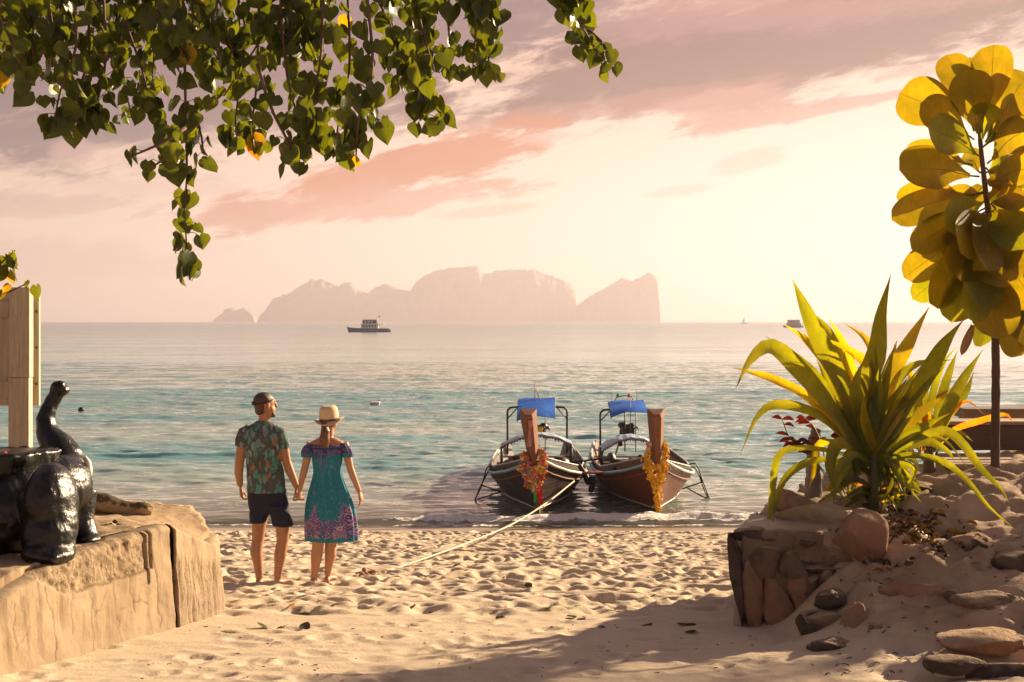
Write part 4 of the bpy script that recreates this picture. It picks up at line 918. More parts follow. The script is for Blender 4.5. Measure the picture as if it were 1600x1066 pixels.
def build_round_tree():
    Y = 10.6; base = W(1556, 742, Y); root = empty('round_leaf_tree', base, 'slim tree with big rounded backlit leaves at the right edge above the deck', 'tree')
    ax = [(1556, 760), (1555, 700), (1556, 600), (1555, 530), (1552, 440), (1546, 350), (1539, 290), (1532, 225), (1530, 190)]
    mb = MB(); P = spline([W(x, y, Y) for x, y in ax], 44)
    mb.tube(P, [(.036-.0004*i if i < 22 else .0272-.00065*(i-22))*(1+.07*math.sin(i*2.7)) for i in range(44)], 12); mb.build('trunk', TRUNK, root, smooth=True)
    mb = MB(); mb.ell(W(1556, 748, Y), (.07, .07, .05)); mb.build('root_flare', TRUNK, root, smooth=True)
    # tip, base, half width, depth of the tip
    T = [((1552, 70), (1538, 205), 29, .10), ((1478, 86), (1522, 205), 26, .18), ((1514, 90), (1527, 180), 12, .25), ((1512, 108), (1531, 222), 31, -.25), ((1606, 114), (1540, 222), 36, .05),
         ((1405, 146), (1512, 212), 36, .15), ((1438, 162), (1522, 218), 25, -.2), ((1450, 200), (1534, 246), 28, -.3), ((1416, 236), (1520, 258), 18, .25), ((1405, 266), (1530, 276), 35, -.2),
         ((1400, 308), (1522, 305), 18, .2), ((1393, 344), (1536, 300), 24, -.1), ((1436, 378), (1540, 325), 13, .2), ((1424, 390), (1542, 330), 24, -.2), ((1412, 434), (1528, 362), 25, .05),
         ((1426, 468), (1530, 392), 22, .1), ((1452, 474), (1540, 372), 32, -.2), ((1486, 504), (1546, 390), 28, -.2), ((1556, 530), (1549, 395), 36, -.35), ((1532, 542), (1551, 440), 22, .25),
         ((1596, 556), (1556, 440), 32, .15), ((1616, 196), (1542, 256), 28, -.1), ((1622, 262), (1544, 288), 24, -.25), ((1606, 300), (1546, 290), 18, .25), ((1630, 340), (1548, 312), 28, -.2),
         ((1634, 410), (1550, 345), 32, .1), ((1620, 480), (1552, 382), 34, -.2), ((1568, 450), (1546, 330), 36, -.4), ((1502, 440), (1544, 335), 33, -.35), ((1530, 478), (1549, 368), 33, -.4),
         ((1594, 430), (1549, 340), 32, -.3), ((1650, 250), (1546, 270), 28, .2), ((1660, 380), (1550, 330), 30, .1), ((1640, 150), (1538, 228), 30, .2), ((1480, 410), (1540, 345), 30, -.1), ((1470, 330), (1540, 300), 22, .1),
         ((1590, 330), (1546, 285), 24, -.35), ((1500, 480), (1548, 400), 26, .2), ((1580, 520), (1553, 420), 28, .1), ((1610, 540), (1556, 452), 24, .3), ((1545, 160), (1533, 225), 22, -.15), ((1575, 190), (1536, 230), 24, .2),
         ((1480, 360), (1541, 312), 26, -.3), ((1500, 395), (1544, 328), 30, -.45), ((1600, 390), (1549, 318), 30, -.4), ((1540, 420), (1546, 322), 30, -.45), ((1470, 385), (1540, 340), 26, .15), ((1590, 250), (1540, 270), 24, .15), ((1500, 250), (1532, 270), 20, .3), ((1560, 380), (1547, 300), 26, .3), ((1490, 455), (1545, 385), 28, .05), ((1570, 500), (1552, 410), 30, -.15), ((1515, 500), (1548, 410), 26, -.4), ((1575, 300), (1540, 262), 24, -.1), ((1510, 330), (1540, 285), 22, .2), ((1625, 540), (1555, 435), 30, -.1)]
    for (tx, ty), (bx, by), hw, d in T:
        a = W(bx, by, Y); e = W(tx, ty, Y+d); m_ = a.lerp(e, .5)+Vector((0, -.05 if d > 0 else .04, .035))
        b2 = a.lerp(e, .12); st_ = MB(); st_.tube([a, b2], [.008, .006], 6)
        mb = MB(); mb.grid(ribbon([b2, m_, e], hw*1.1*Y/F, P_OBOV, .16, rnd(-.45, .45), 26, .05, random.randint(0, 999), (-1, -.72, -.4, 0, .4, .72, 1)))
        lf = link('leaf', mb.mesh('leaf', root.location), L_OBOV if random.random() < .8 else L_CRIN, root); link('leaf_stalk', st_.mesh('leaf_stalk', root.location), STALK, lf)
        rb = MB(); rb.tube([q+Vector((0, -.004, 0)) for q in spline([b2, m_, e], 10)], [.004-.00035*i for i in range(10)], 5, caps=False); rib = link('midrib', rb.mesh('midrib', root.location), mat('pale_rib', (.22, .19, .04), .6), lf)
    lf = plant_leaf(root, [(1520, 508), (1514, 525), (1505, 548), (1502, 556)], 12, mat('dry_grey_leaf', fn=m_leaf((.16, .12, .10), (.22, .17, .15)), trans=.2), Y, .0); lf['label'] = 'dry grey leaf hanging under the crown'
build_round_tree()

# ------------------------------------------------------------ overhanging tree with heart shaped leaves
def heart_mesh(name, L_, wd, curl, fold, m):
    """stalk end at the origin, tip towards -z, faces -y"""
    mb = MB(); rows = []; US = [0, .06, .16, .30, .45, .60, .74, .86, .94, 1.0]; WS = [.62, .86, .99, 1.0, .88, .68, .44, .21, .08, .006]
    for u, wk in zip(US, WS):
        w = wd*wk*1.12; rows.append([])
        for c in (-1, -.62, -.28, 0, .28, .62, 1):
            lobe = .20*L_*math.sin(PI*min(1, abs(c)*.82))*max(0, 1-u/.28)
            rows[-1].append((w*c, curl*L_*(u-.3)**2-fold*w*abs(c)**1.3+.015*L_*math.sin(9*u+c*3), -L_*u*.92+lobe))
    mb.grid(rows); me = mb.mesh(name); me.materials.append(m); me.polygons.foreach_set('use_smooth', [True]*len(me.polygons)); return me
def m_heart(c1, c2, brown=0.0): return m_leaf(c1, c2, brown=brown, vs=60)
H_MATS = [mat('heart_leaf_dark', fn=m_heart((.026, .048, .008), (.042, .068, .011)), trans=.3), mat('heart_leaf', fn=m_heart((.040, .068, .009), (.060, .090, .012), .02), trans=.36),
          mat('heart_leaf_yellow', fn=m_heart((.14, .13, .012), (.20, .15, .014), .08), trans=.45), mat('heart_leaf_orange', fn=m_heart((.24, .085, .012), (.28, .12, .02), .1), trans=.4)]
H_PROTO = [[heart_mesh('leaf', 1.0, .40+.05*k, (-.25, .3, .1)[k], (.35, .15, .5)[k], m) for k in range(3)] for m in H_MATS]
TWIG = mat('twig_bark', fn=m_wood((.085, .055, .04), (.14, .09, .065), (3, 3, 6)))
def heart_matrix(p, size, rr):
    """hanging blade, tip downwards, some tilt"""
    yaw = rr.uniform(-1.25, 1.25) if rr.random() < .8 else rr.uniform(0, 2*PI)
    return Matrix.Translation(p) @ Matrix.Rotation(yaw, 4, 'Z') @ Matrix.Rotation(rr.gauss(0, .38), 4, 'Y') @ Matrix.Rotation(rr.uniform(-.25, .75), 4, 'X') @ Matrix.Diagonal((size, size, size, 1))
def build_heart_tree():
    rr = random.Random(12); bx, by = -5.6, 5.2
    root = empty('heart_leaf_tree', (bx, by, 2.5), 'tree with drooping heart shaped leaves hanging from the top across the sky', 'tree')
    trunk = MB(); trunk.tube(spline([(bx, by, 2.3), (bx+.1, by+.1, 3.6), (bx+.4, by+.3, 5.2), (bx+1.0, by+.8, 6.5)], 16), [.26-.007*i for i in range(16)], 14); trunk.build('trunk', TWIG, root, smooth=True)
    tw = MB()
    for path, r in (([(bx+1.0, by+.8, 6.5), (-3.2, 6.6, 6.9), (-1.8, 7.0, 6.75), (-.6, 7.2, 6.5), (.3, 7.4, 6.2)], .09), ([(bx+.8, by+.6, 6.3), (-3.6, 6.9, 6.2), (-2.6, 7.2, 6.0), (-1.6, 7.3, 5.9)], .06), ([(bx+1, by+.8, 6.5), (-2.6, 6.0, 7.2), (-1.0, 6.2, 7.0)], .06)):
        tw.tube(spline(path, 20), [r*(1-.035*i) for i in range(20)], 9)
    S = [[(285, -70), (288, 60), (290, 170), (292, 270), (289, 340), (297, 438)], [(290, 200), (252, 224), (206, 244)], [(290, 190), (262, 240), (238, 262)], [(292, 160), (312, 200), (318, 240)],
         [(-25, -60), (15, 60), (48, 135)], [(45, -70), (25, 40), (4, 130)], [(105, -70), (120, 60), (95, 140), (86, 185)], [(130, -70), (140, 70), (122, 150), (124, 196)], [(160, -70), (165, 90), (150, 165), (146, 190)],
         [(200, -70), (192, 100), (206, 185)], [(170, -60), (222, 110), (238, 182)], [(70, -70), (85, 70), (84, 130)], [(60, -70), (62, 0), (58, 50)], [(370, -70), (376, 100), (368, 196), (378, 232)], [(410, -70), (402, 120), (395, 196), (412, 228)],
         [(402, 100), (424, 170), (452, 226), (456, 252)], [(440, -70), (446, 100), (468, 196), (466, 232)], [(500, -70), (502, 80), (484, 176), (492, 226)], [(540, -70), (546, 100), (530, 188), (522, 232)], [(572, -70), (582, 100), (562, 176), (556, 246)],
         [(546, 150), (586, 182), (598, 200)], [(330, -70), (326, 60), (332, 130)], [(250, -70), (242, 60), (238, 140)], [(600, -70), (616, 60), (622, 136)], [(640, -70), (652, 80), (662, 150), (666, 190)], [(650, 140), (684, 172), (696, 186)],
         [(690, -70), (702, 60), (692, 104)], [(720, -70), (742, 30), (738, 118)], [(742, 20), (762, 80), (764, 120)], [(742, 5), (774, 38), (770, 62)], [(690, -70), (745, -15), (752, 14)], [(850, -70), (868, -10), (888, 14)], [(848, -70), (900, -20), (905, 0)],
         [(868, -70), (896, 16), (920, 60), (944, 106)], [(914, 42), (952, 78), (964, 112)], [(300, -70), (305, 30), (345, 100)], [(520, -70), (470, 20), (440, 90)], [(560, -70), (600, 20), (640, 90)], [(470, -70), (420, 40), (350, 150)], [(220, -70), (190, 20), (150, 80)]]
    for k in range(26):
        x = rr.uniform(-20, 720); S.append([(x+rr.uniform(-30, 30), -80), (x+rr.uniform(-15, 15), 20), (x+rr.uniform(-30, 30), rr.uniform(50, 118))])
    leaves = []
    for st in S:
        Y0 = rr.uniform(6.6, 7.9); Pp = [W(x, y, Y0+rr.uniform(-.1, .1)) for x, y in st]
        if st[0][1] <= -50: Pp = [Pp[0]+Vector((rr.uniform(-.15, .15), rr.uniform(-.1, .1), .45))]+Pp
        length = sum((Pp[i+1]-Pp[i]).length for i in range(len(Pp)-1)); n = max(6, int(length/.05)); Q = spline(Pp, n)
        tw.tube(Q, [.009*(1-.72*i/n)+.0012 for i in range(n)], 5)
        start = 0 if st[0][1] > -50 else n*.22
        for i, q in enumerate(Q):
            if i < start: continue
            tipness = i/(n-1)
            for _ in range(3 if tipness > .8 else 2):
                if rr.random() < .64:
                    e = q+Vector((rr.uniform(-.07, .07), rr.uniform(-.07, .07), rr.uniform(-.035, .05))); tw.tube([q, q.lerp(e, .6)+Vector((0, 0, .012)), e], [.0022]*3, 3, caps=False)
                    leaves.append((e, rr.uniform(.052, .110)*(1.08 if rr.random() < .2 else 1)))
    # a few short side shoots so that the mass is dense near the top of the picture
    tw.build('branch', TWIG, root, smooth=True)
    def kind():
        u = rr.random(); return 0 if u < .44 else 1 if u < .985 else 2 if u < .998 else 3
    def inframe(p): return p.z-CAMZ < .232*p.y
    leaves.sort(key=lambda l: (not inframe(l[0]), -l[1]/l[0].y))
    stuff = MB(); sm = [[] for _ in H_MATS]
    org = Vector(root.location)
    for i, (p, s) in enumerate(leaves):
        mtx = heart_matrix(p-org, s, rr); k = kind(); pm = H_PROTO[k][rr.randrange(3)]
        if i < 298:
            o = bpy.data.objects.new('leaf', pm); COL.objects.link(o); o.parent = root; o.matrix_local = mtx
            if k == 3: o['label'] = 'withered orange leaf'
        else:
            off = len(stuff.v); stuff.cur = k; stuff.add([mtx @ v.co for v in pm.vertices], [tuple(q.vertices) for q in pm.polygons])
    me = stuff.mesh('foliage'); [me.materials.append(m) for m in H_MATS]; me.polygons.foreach_set('material_index', stuff.mi)
    tag(link('foliage', me, None, root), kind='stuff')
    # bush twig in front of the sign
    r2 = empty('leafy_bush', (-4.4, 8.9, 2.6), 'bush twigs with a few pale green leaves reaching over the cream sign board', 'bush'); tw = MB()
    tw.tube(spline([(-4.4, 8.9, 2.5), (-4.45, 8.9, 3.4), (-4.2, 9.0, 4.0)], 10), [.03-.0015*i for i in range(10)], 8)
    for path in ([(-4.2, 9.0, 4.0), W(-30, 470, 9.2), W(10, 458, 9.2), W(46, 441, 9.2)], [(-4.2, 9.0, 4.0), W(-30, 430, 9.2), W(5, 408, 9.2), W(24, 391, 9.2)]): tw.tube(spline(path, 14), [.010-.0005*i for i in range(14)], 6)
    tw.build('branch', TWIG, r2, smooth=True)
    for x, y, s in ((8, 402, .13), (24, 408, .15), (2, 415, .16), (18, 396, .10), (56, 448, .10), (6, 446, .09), (-6, 432, .12), (-10, 400, .14), (40, 440, .06), (14, 425, .10), (0, 455, .08), (-14, 455, .12)):
        o = bpy.data.objects.new('leaf', H_PROTO[rr.choice((1, 1, 2))][rr.randrange(3)]); COL.objects.link(o); o.parent = r2; o.matrix_local = heart_matrix(W(x, y, 9.2)-Vector(r2.location), s, rr)
build_heart_tree()

# ------------------------------------------------------------ a low palm just outside the picture on the right: it shades the slope
def build_palm():
    rr = random.Random(3); base = Vector((8.1, 13.3, 2.9)); root = empty('palm_tree', base, 'low palm tree standing right of the deck whose fronds shade the path', 'tree')
    mb = MB(); mb.tube(spline([base+Vector((0, 0, -.2)), base+Vector((.05, 0, 1.0)), base+Vector((-.05, -.1, 2.1))], 18), [.13+.012*math.sin(i*2.4) for i in range(18)], 12); mb.build('trunk', TRUNK, root, smooth=True)
    top = base+Vector((-.05, -.1, 2.1)); pal = mat('palm_leaf', fn=m_leaf((.06, .09, .012), (.09, .11, .015)), trans=.35)
    for k in range(15):
        a = k*2.4+rr.uniform(-.2, .2); up = rr.uniform(.15, 1.0); L_ = rr.uniform(1.2, 2.1)
        h = Vector((math.cos(a), math.sin(a), 0)); P = spline([top, top+h*L_*.4+Vector((0, 0, up*.7)), top+h*L_*.8+Vector((0, 0, up*.75)), top+h*L_*1.15+Vector((0, 0, up*.4-.35))], 26)
        if max(p.x/p.y for p in P) < .34: continue
        mb = MB(); mb.tube(P, [.016-.0005*i for i in range(26)], 5)
        for i in range(4, 26):
            t = (P[min(i+1, 25)]-P[i-1]).normalized(); s = t.cross(Vector((0, 0, 1))).normalized()
            ll = .42*math.sin(PI*min(1, i/26+.08))+.08
            for sg in (-1, 1):
                e = P[i]+(s*sg*.8+t*.6+Vector((0, 0, -.25))).normalized()*ll; w = t*.016
                mb.add([P[i]-w, P[i]+w, e], [(0, 1, 2)])
        if min(p.x/p.y for p in P) > .365: mb.build('frond', pal, root, smooth=False)
build_palm()
# ============================================================ PEOPLE
YP = 13.2; KP = YP/F
def q(px, py, dy=0.0): return Vector(((px-800)*KP, YP+dy, CAMZ-(py-502)*KP))
def ell_ring(c, hx, hy, n=28, f=None):
    return [Vector((c.x+hx*math.cos(2*PI*j/n)*(f(2*PI*j/n) if f else 1), c.y+hy*math.sin(2*PI*j/n)*(f(2*PI*j/n) if f else 1), c.z)) for j in range(n)]
def hand(mb, w, d, nrm, scale=1.0, curl=(20, 30, 25), thumb=1, spread=.10):
    """palm and five fingers from wrist w along d; nrm points out of the palm"""
    d = Vector(d).normalized(); nrm = Vector(nrm); nrm = (nrm-d*nrm.dot(d)).normalized(); a = d.cross(nrm); S = scale
    pl = [w-d*.02*S, w+d*.018*S, w+d*.05*S, w+d*.086*S]
    mb.tube(pl, [.026*S, .034*S, .042*S, .040*S], 12, flat=.42, up=a)
    for i, (o, L_) in enumerate(((-.030, .070), (-.010, .082), (.011, .078), (.030, .060))):
        p = w+d*.074*S+a*o*S; dd = (d+a*o*spread*30*.1).normalized(); pts = [w+d*.05*S+a*o*.8*S, p]; ang = 0
        for k, fr in enumerate((.46, .31, .23)):
            ang += math.radians(curl[k]+i*2); v = dd*math.cos(ang)+nrm*math.sin(ang); pts.append(pts[-1]+v*L_*fr*S)
        mb.tube(pts, [.010*S, .0105*S, .0095*S, .0088*S, .0072*S], 8)
    t0 = w+d*.022*S+a*.026*S*thumb*-1
    tv = (d*.7-a*.62*thumb+nrm*.35).normalized(); t1 = t0+tv*.042*S; t2 = t1+(d*.9-a*.15*thumb+nrm*.45).normalized()*.032*S; t3 = t2+(d*.9+a*.1*thumb+nrm*.5).normalized()*.022*S
    mb.tube([w+d*.01*S, t0, t1, t2, t3], [.016*S, .015*S, .0125*S, .011*S, .0085*S], 8)
def head(mb, c, f, H=.225, wd=.148, dp=.19, beard=False):
    """face direction f (unit, horizontal); c is the middle of the head"""
    f = Vector(f).normalized(); r = f.cross(Vector((0, 0, 1))); Z = Vector((0, 0, 1)); R = Matrix((r, f, Z)).transposed()
    mb.ell(c+Z*.030-f*.012, (wd/2, dp/2, H*.37), 20, 14, R)
    mb.ell(c-Z*.045+f*.028, (wd*.40, dp*.34, H*.29), 18, 12, R)                 # jaw
    mb.ell(c-Z*.088+f*.058, (.026, .022, .020), 10, 8, R)                       # chin
    mb.tube([c+f*.082+Z*.030, c+f*.098+Z*.008, c+f*.108-Z*.016, c+f*.088-Z*.026], [.010, .012, .015, .011], 8)   # nose
    mb.tube([c+f*.076+Z*.038+r*.04, c+f*.090+Z*.042, c+f*.076+Z*.038-r*.04], [.009, .010, .009], 8)           # brow
    mb.tube([c+f*.080-Z*.050+r*.022, c+f*.090-Z*.049, c+f*.080-Z*.050-r*.022], [.007, .009, .007], 8)         # lips
    for s in (-1, 1):
        mb.ell(c+r*s*(wd/2-.002)-f*.004-Z*.008, (.010, .020, .032), 10, 8, R @ Matrix.Rotation(.25*s, 3, 'Z'))
    return f, r, R
def m_skin(c1, c2):
    def f(t, pos, obj):
        n = t.m('ADD', t.m('MULTIPLY', t.noise(pos, 7, 4), .7), t.m('MULTIPLY', t.noise(pos, 40, 3), .3)); c0 = t.mix(t.ss(n, .35, .65), c1, c2); c0 = t.mix(t.ss(t.noise(pos, 5, 3), .55, .7, 0, .35), c0, (.40, .14, .09)); return dict(col=c0, rough=.52, normal=t.bump(t.noise(pos, 90, 3), .12, .004))
    return f
SKIN_M = mat('skin_tanned', fn=m_skin((.34, .165, .090), (.40, .20, .115)), spec=.35)
SKIN_W = mat('skin_light', fn=m_skin((.40, .205, .120), (.46, .25, .15)), spec=.35)
def m_hair(c1, c2):
    def f(t, pos, obj):
        g = t.noise(t.scale(obj, (60, 60, 9)), 3, 4, .6); return dict(col=t.mix(g, c1, c2), rough=.5, normal=t.bump(g, .7, .006))
    return f
HAIR_D = mat('hair_dark', fn=m_hair((.028, .016, .011), (.075, .042, .026))); HAIR_B = mat('hair_brown', fn=m_hair((.085, .038, .020), (.19, .09, .045)))
def m_cloth(t, pos, obj): return dict(col=(.011, .014, .036), rough=.9, normal=t.bump(t.noise(pos, 16, 4, .6), .5, .03))
def m_shirt(t, pos, obj):
    w = t.vm('ADD', obj, t.vm('MULTIPLY', t.vm('SUBTRACT', t.noise(obj, 9, 2, out=1), (.5, .5, .5)), (.07, .07, .07)))
    base = t.mix(t.noise(obj, 30, 3), (.022, .028, .030), (.10, .12, .12)); col = base
    for k, (rot, sc, stops) in enumerate((((.3, .8, .9), (19, 19, 9), [(0, (.03, .17, .19)), (.25, (.18, .23, .28)), (.45, (.07, .28, .24)), (.7, (.03, .06, .07)), (1, (.22, .27, .22))]),
                                          ((-.2, -.9, .3), (26, 26, 11), [(0, (.34, .13, .06)), (.17, (.05, .27, .25)), (.5, (.24, .29, .34)), (.72, (.05, .12, .14)), (.86, (.07, .30, .22)), (1, (.05, .24, .18))]))):
        mp = t.n('ShaderNodeMapping'); t.set(mp.inputs[0], w); mp.inputs[2].default_value = rot; mp.inputs[3].default_value = sc
        v = t.n('ShaderNodeTexVoronoi', feature='F1'); t.set(v.inputs[0], mp.outputs[0]); v.inputs['Scale'].default_value = 1.0
        loc = t.xyz(t.vm('SUBTRACT', mp.outputs[0], v.outputs['Position'])); rand = t.xyz(v.outputs['Color'])[0]
        leaf = t.ramp(rand, stops, 'CONSTANT'); vein = t.m('SINE', t.m('ADD', t.m('MULTIPLY', t.m('ABSOLUTE', loc[0]), 22), t.m('MULTIPLY', loc[2], 26)))
        leaf = t.mix(t.ss(vein, .2, .8, 0, .65), leaf, base); leaf = t.mix(t.ss(t.m('ABSOLUTE', loc[0]), .02, .06, .6, 0), leaf, (.20, .22, .17))
        col = t.mix(t.ss(v.outputs['Distance'], .40, .46, 1, 0), col, leaf)
    return dict(col=col, rough=.85, normal=t.bump(t.noise(t.scale(obj, (1, 1, .6)), 11, 3), .45, .04))
def m_dress(t, pos, obj):
    x, y, z = t.xyz(obj); n = t.noise(t.scale(obj, (9, 9, 1.2)), 4, 4, .6)
    teal = t.mix(n, (.003, .125, .20), (.007, .21, .30)); ang = t.m('ARCTAN2', x, t.m('MULTIPLY', y, -1.0))
    p = t.comb(t.m('MULTIPLY', ang, .22), z, 0); 
    v = t.n('ShaderNodeTexVoronoi', feature='F1'); t.set(v.inputs[0], p); v.inputs['Scale'].default_value = 13; v.inputs['Randomness'].default_value = .7
    ring = t.m('SINE', t.m('MULTIPLY', v.outputs['Distance'], 36.0)); sw = t.noise(p, 30, 3, .6, 2.2)
    rnd_ = t.xyz(v.outputs['Color'])[0]
    pat = t.mix(t.ss(ring, -.1, .5), (.045, .05, .17), t.ramp(rnd_, [(0, (.30, .10, .30)), (.4, (.42, .22, .38)), (.7, (.14, .12, .34)), (1, (.30, .38, .46))], 'CONSTANT'))
    pat = t.mix(t.ss(sw, .56, .62), pat, (.45, .42, .50)); pat = t.mix(t.ss(sw, .36, .30), pat, teal)
    top = t.m('ADD', .615, t.m('MULTIPLY', t.m('POWER', t.m('ABSOLUTE', t.m('COSINE', t.m('MULTIPLY', t.m('ADD', ang, .38), 2.1))), 6.0), .15))
    hz = t.m('ADD', z, t.m('MULTIPLY', t.m('SUBTRACT', t.noise(obj, 34, 3), .5), .09))
    band = t.m('MULTIPLY', t.m('LESS_THAN', hz, top), t.m('GREATER_THAN', z, t.m('ADD', .455, t.m('MULTIPLY', t.m('SINE', t.m('MULTIPLY', ang, 16)), .012))))
    col = t.mix(band, teal, pat)
    yoke = t.m('GREATER_THAN', t.m('SUBTRACT', hz, t.m('MULTIPLY', t.m('MINIMUM', t.m('ABSOLUTE', ang), 1.2), .05)), 1.165); vee = t.m('GREATER_THAN', t.m('SUBTRACT', hz, t.m('MULTIPLY', t.m('ABSOLUTE', ang), .30)), 1.03)
    vee = t.m('MULTIPLY', vee, t.ss(sw, .42, .52)); col = t.mix(t.m('MULTIPLY', vee, .8), col, (.08, .11, .30)); col = t.mix(yoke, col, t.mix(t.ss(ring, 0, .5), (.02, .03, .13), t.mix(.6, pat, (.05, .05, .22))))
    spk = t.ss(t.noise(obj, 70, 2), .68, .72); bt = t.ss(t.noise(t.scale(obj, (16, 16, 3.0)), 3, 4, .7, 1.0), .56, .66); col = t.mix(t.m('MULTIPLY', t.m('MULTIPLY', bt, .8), t.m('SUBTRACT', 1.0, band)), col, (.03, .30, .36)); fl = t.ss(t.noise(obj, 24, 3, .6, 1.5), .60, .66); col = t.mix(t.m('MULTIPLY', fl, .7), col, (.17, .13, .40)); col = t.mix(t.m('MULTIPLY', spk, t.ss(z, .55, .95, .8, .35)), col, (.30, .48, .52))
    return dict(col=col, rough=.82, normal=t.bump(t.noise(t.scale(obj, (22, 22, 1.5)), 2, 4), .5, .03))

def build_man():
    org = Vector((q(425, 912).x, YP, gz(q(425, 912).x, YP)-.01)); root = empty('person', org, 'barefoot man in leaf print tshirt and dark shorts holding the hand of a woman', 'person', None)
    b = MB()
    fz = (.86, .51, 0); hc = q(415, 633, 0)
    f, r, R = head(b, hc, fz, .228, .15, .195)
    b.tube([q(412, 676, .0), q(413, 660, .0), q(414, 645, .0)], [.068, .056, .054], 16)
    # trunk under the shirt
    b.rings([ell_ring(q(cx, py, 0), hw*KP, hd) for py, cx, hw, hd in ((800, 424, 20, .09), (780, 419, 29, .105), (765, 417, 28, .10), (735, 414, 26, .095), (705, 411, 26, .105), (680, 410, 27, .10), (668, 411, 22, .07), (662, 412, 12, .055))])
    # arms
    b.tube([q(385, 674, 0), q(379, 690, -.01), q(375, 722, -.015), q(373, 738, 0), q(375, 760, .015)], [.058, .052, .043, .042, .028], 14)
    hand(b, q(375.5, 763, .015), (.10, .15, -1), (.95, .1, .1), 1.0, (28, 38, 30), 1)
    b.tube([q(436, 676, 0), q(442, 690, 0), q(448, 722, .0), q(453, 737, .01), q(463, 762, .03)], [.056, .047, .042, .042, .028], 14)
    hand(b, q(463.8, 764, .03), (.12, .1, -1), (.8, -.5, .0), 1.0, (30, 42, 34), -1)
    # legs and feet
    zf = org.z+.012
    for (hip, thigh, kn, cf, an, fx, toe, dy) in (((408, 795), (404, 822), (402, 845), (400, 864), (405, 899), 405.5, .05, .02), ((434, 795), (443, 825), (442, 846), (439, 866), (434.5, 901), 434, .10, -.03)):
        A = [q(*hip, dy), q(*thigh, dy), q(*kn, dy+.01), q(*cf, dy-.008), q((cf[0]+an[0])/2, (cf[1]+an[1])/2, dy), q(*an, dy)]
        A[-1].z = zf+.075
        b.tube(A, [.080, .066, .056, .058, .044, .034], 16)
        x = A[-1].x; Y = YP+dy
        b.tube([Vector((x, Y-.050, zf+.040)), Vector((x, Y-.01, zf+.050)), Vector((x+toe*.4, Y+.07, zf+.044)), Vector((x+toe*.9, Y+.13, zf+.030)), Vector((x+toe*1.1, Y+.175, zf+.018))], [.028, .036, .038, .042, .022], 12, flat=.75, up=(1, 0, 0))
        b.ell(Vector((x, Y-.040, zf+.030)), (.033, .034, .034))
        for k in range(5):
            tx = x+toe*1.1+(-.036+.018*k)*(1 if toe > .07 else -1); b.tube([Vector((tx, Y+.16, zf+.016)), Vector((tx, Y+.20-.006*k, zf+.012))], [.012-.001*k, .009-.0008*k], 8)
    me = fuse(b, .0065, 5, 'body'); recenter(me, org); link('body', me, SKIN_M, root)
    # shirt
    s = MB()
    s.rings([ell_ring(q(cx, py, 0), hw*KP, hd, 32) for py, cx, hw, hd in ((769, 417, 31.5, .128), (755, 416.5, 30.5, .124), (735, 414.5, 28.7, .116), (715, 411, 27.5, .118), (695, 409.5, 28.3, .125), (680, 409.5, 29, .118), (670, 410, 27, .092), (664, 411, 20, .076), (657, 412.5, 11.5, .066))])
    s.tube([q(392, 674, 0), q(383, 678, 0), q(378, 690, -.006), q(376.8, 698, -.01)], [.075, .070, .063, .060], 16)
    s.tube([q(428, 674, 0), q(437, 679, 0), q(441.5, 692, .0), q(443.5, 702, .0)], [.075, .070, .064, .061], 16)
    me = fuse(s, .0075, 4, 'tshirt'); displace(me, .009, 8, 3, 4); recenter(me, org); link('tshirt', me, mat('leaf_print', fn=m_shirt), root)
    s = MB()
    s.rings([ell_ring(q(cx, py, 0), hw*KP, hd, 28) for py, cx, hw, hd in ((762, 417, 30, .118), (775, 418, 31.5, .128), (790, 420, 32, .130), (802, 421, 30, .118))])
    for L_ in ([(408, 788, 17.5), (405, 804, 15), (403, 816.5, 12.5)], [(432, 788, 18), (440, 806, 17), (443.5, 821, 16)]):
        s.rings([ell_ring(q(cx, py, -.03 if cx > 420 else .0), hw*KP, .118-.006*k_, 24) for k_, (cx, py, hw) in enumerate(L_)])
    me = fuse(s, .0075, 5, 'shorts'); displace(me, .006, 10, 6, 3); recenter(me, org); link('shorts', me, mat('navy_cloth', fn=m_cloth), root)
    h = MB(); Z = Vector((0, 0, 1))
    h.ell(hc+Z*.044-f*.020, (.080, .098, .078), 20, 12, R); h.ell(hc+Z*.004-f*.056, (.070, .054, .074), 16, 10, R); h.ell(hc-Z*.048-f*.066, (.054, .036, .046), 14, 10, R)
    me = fuse(h, .007, 4, 'hair'); recenter(me, org); link('hair', me, HAIR_D, root)
    h = MB(); h.tube([hc+Z*.022-f*.095, hc+Z*.018-f*.118, hc+Z*.014-f*.135], [.012, .024, .015], 12); me = fuse(h, .006, 3, 'hair_knot'); recenter(me, org); link('hair_knot', me, HAIR_D, root)
    h = MB()                                     # headband
    rr = [hc+Z*(.032+.024*math.cos(a))+R @ Vector((.0775*math.sin(a), .0945*math.cos(a)-.020, 0)) for a in [2*PI*j/36 for j in range(36)]]; h.tube(rr+[rr[0]], .0055, 8, caps=False, flat=1.0); h.build('headband', mat('dark_band', (.018, .014, .014), .8), root, smooth=True)
    h = MB(); h.ell(hc-Z*.090+f*.062, (.032, .030, .030), 14, 10, R); h.tube([hc-Z*.075+f*.05+r*.055, hc-Z*.10+f*.075+r*.02, hc-Z*.10+f*.075-r*.02, hc-Z*.075+f*.05-r*.055], [.012, .018, .018, .012], 10)
    me = fuse(h, .006, 3, 'beard'); recenter(me, org); link('beard', me, HAIR_D, root)
    for s_ in (-1, 1):
        e = MB(); e.ell(hc+f*.079+Z*.022+r*.03*s_, (.012, .008, .008), 10, 8, R); e.build('eye', mat('eye_white', (.6, .57, .53), .3), root, smooth=True)
build_man()

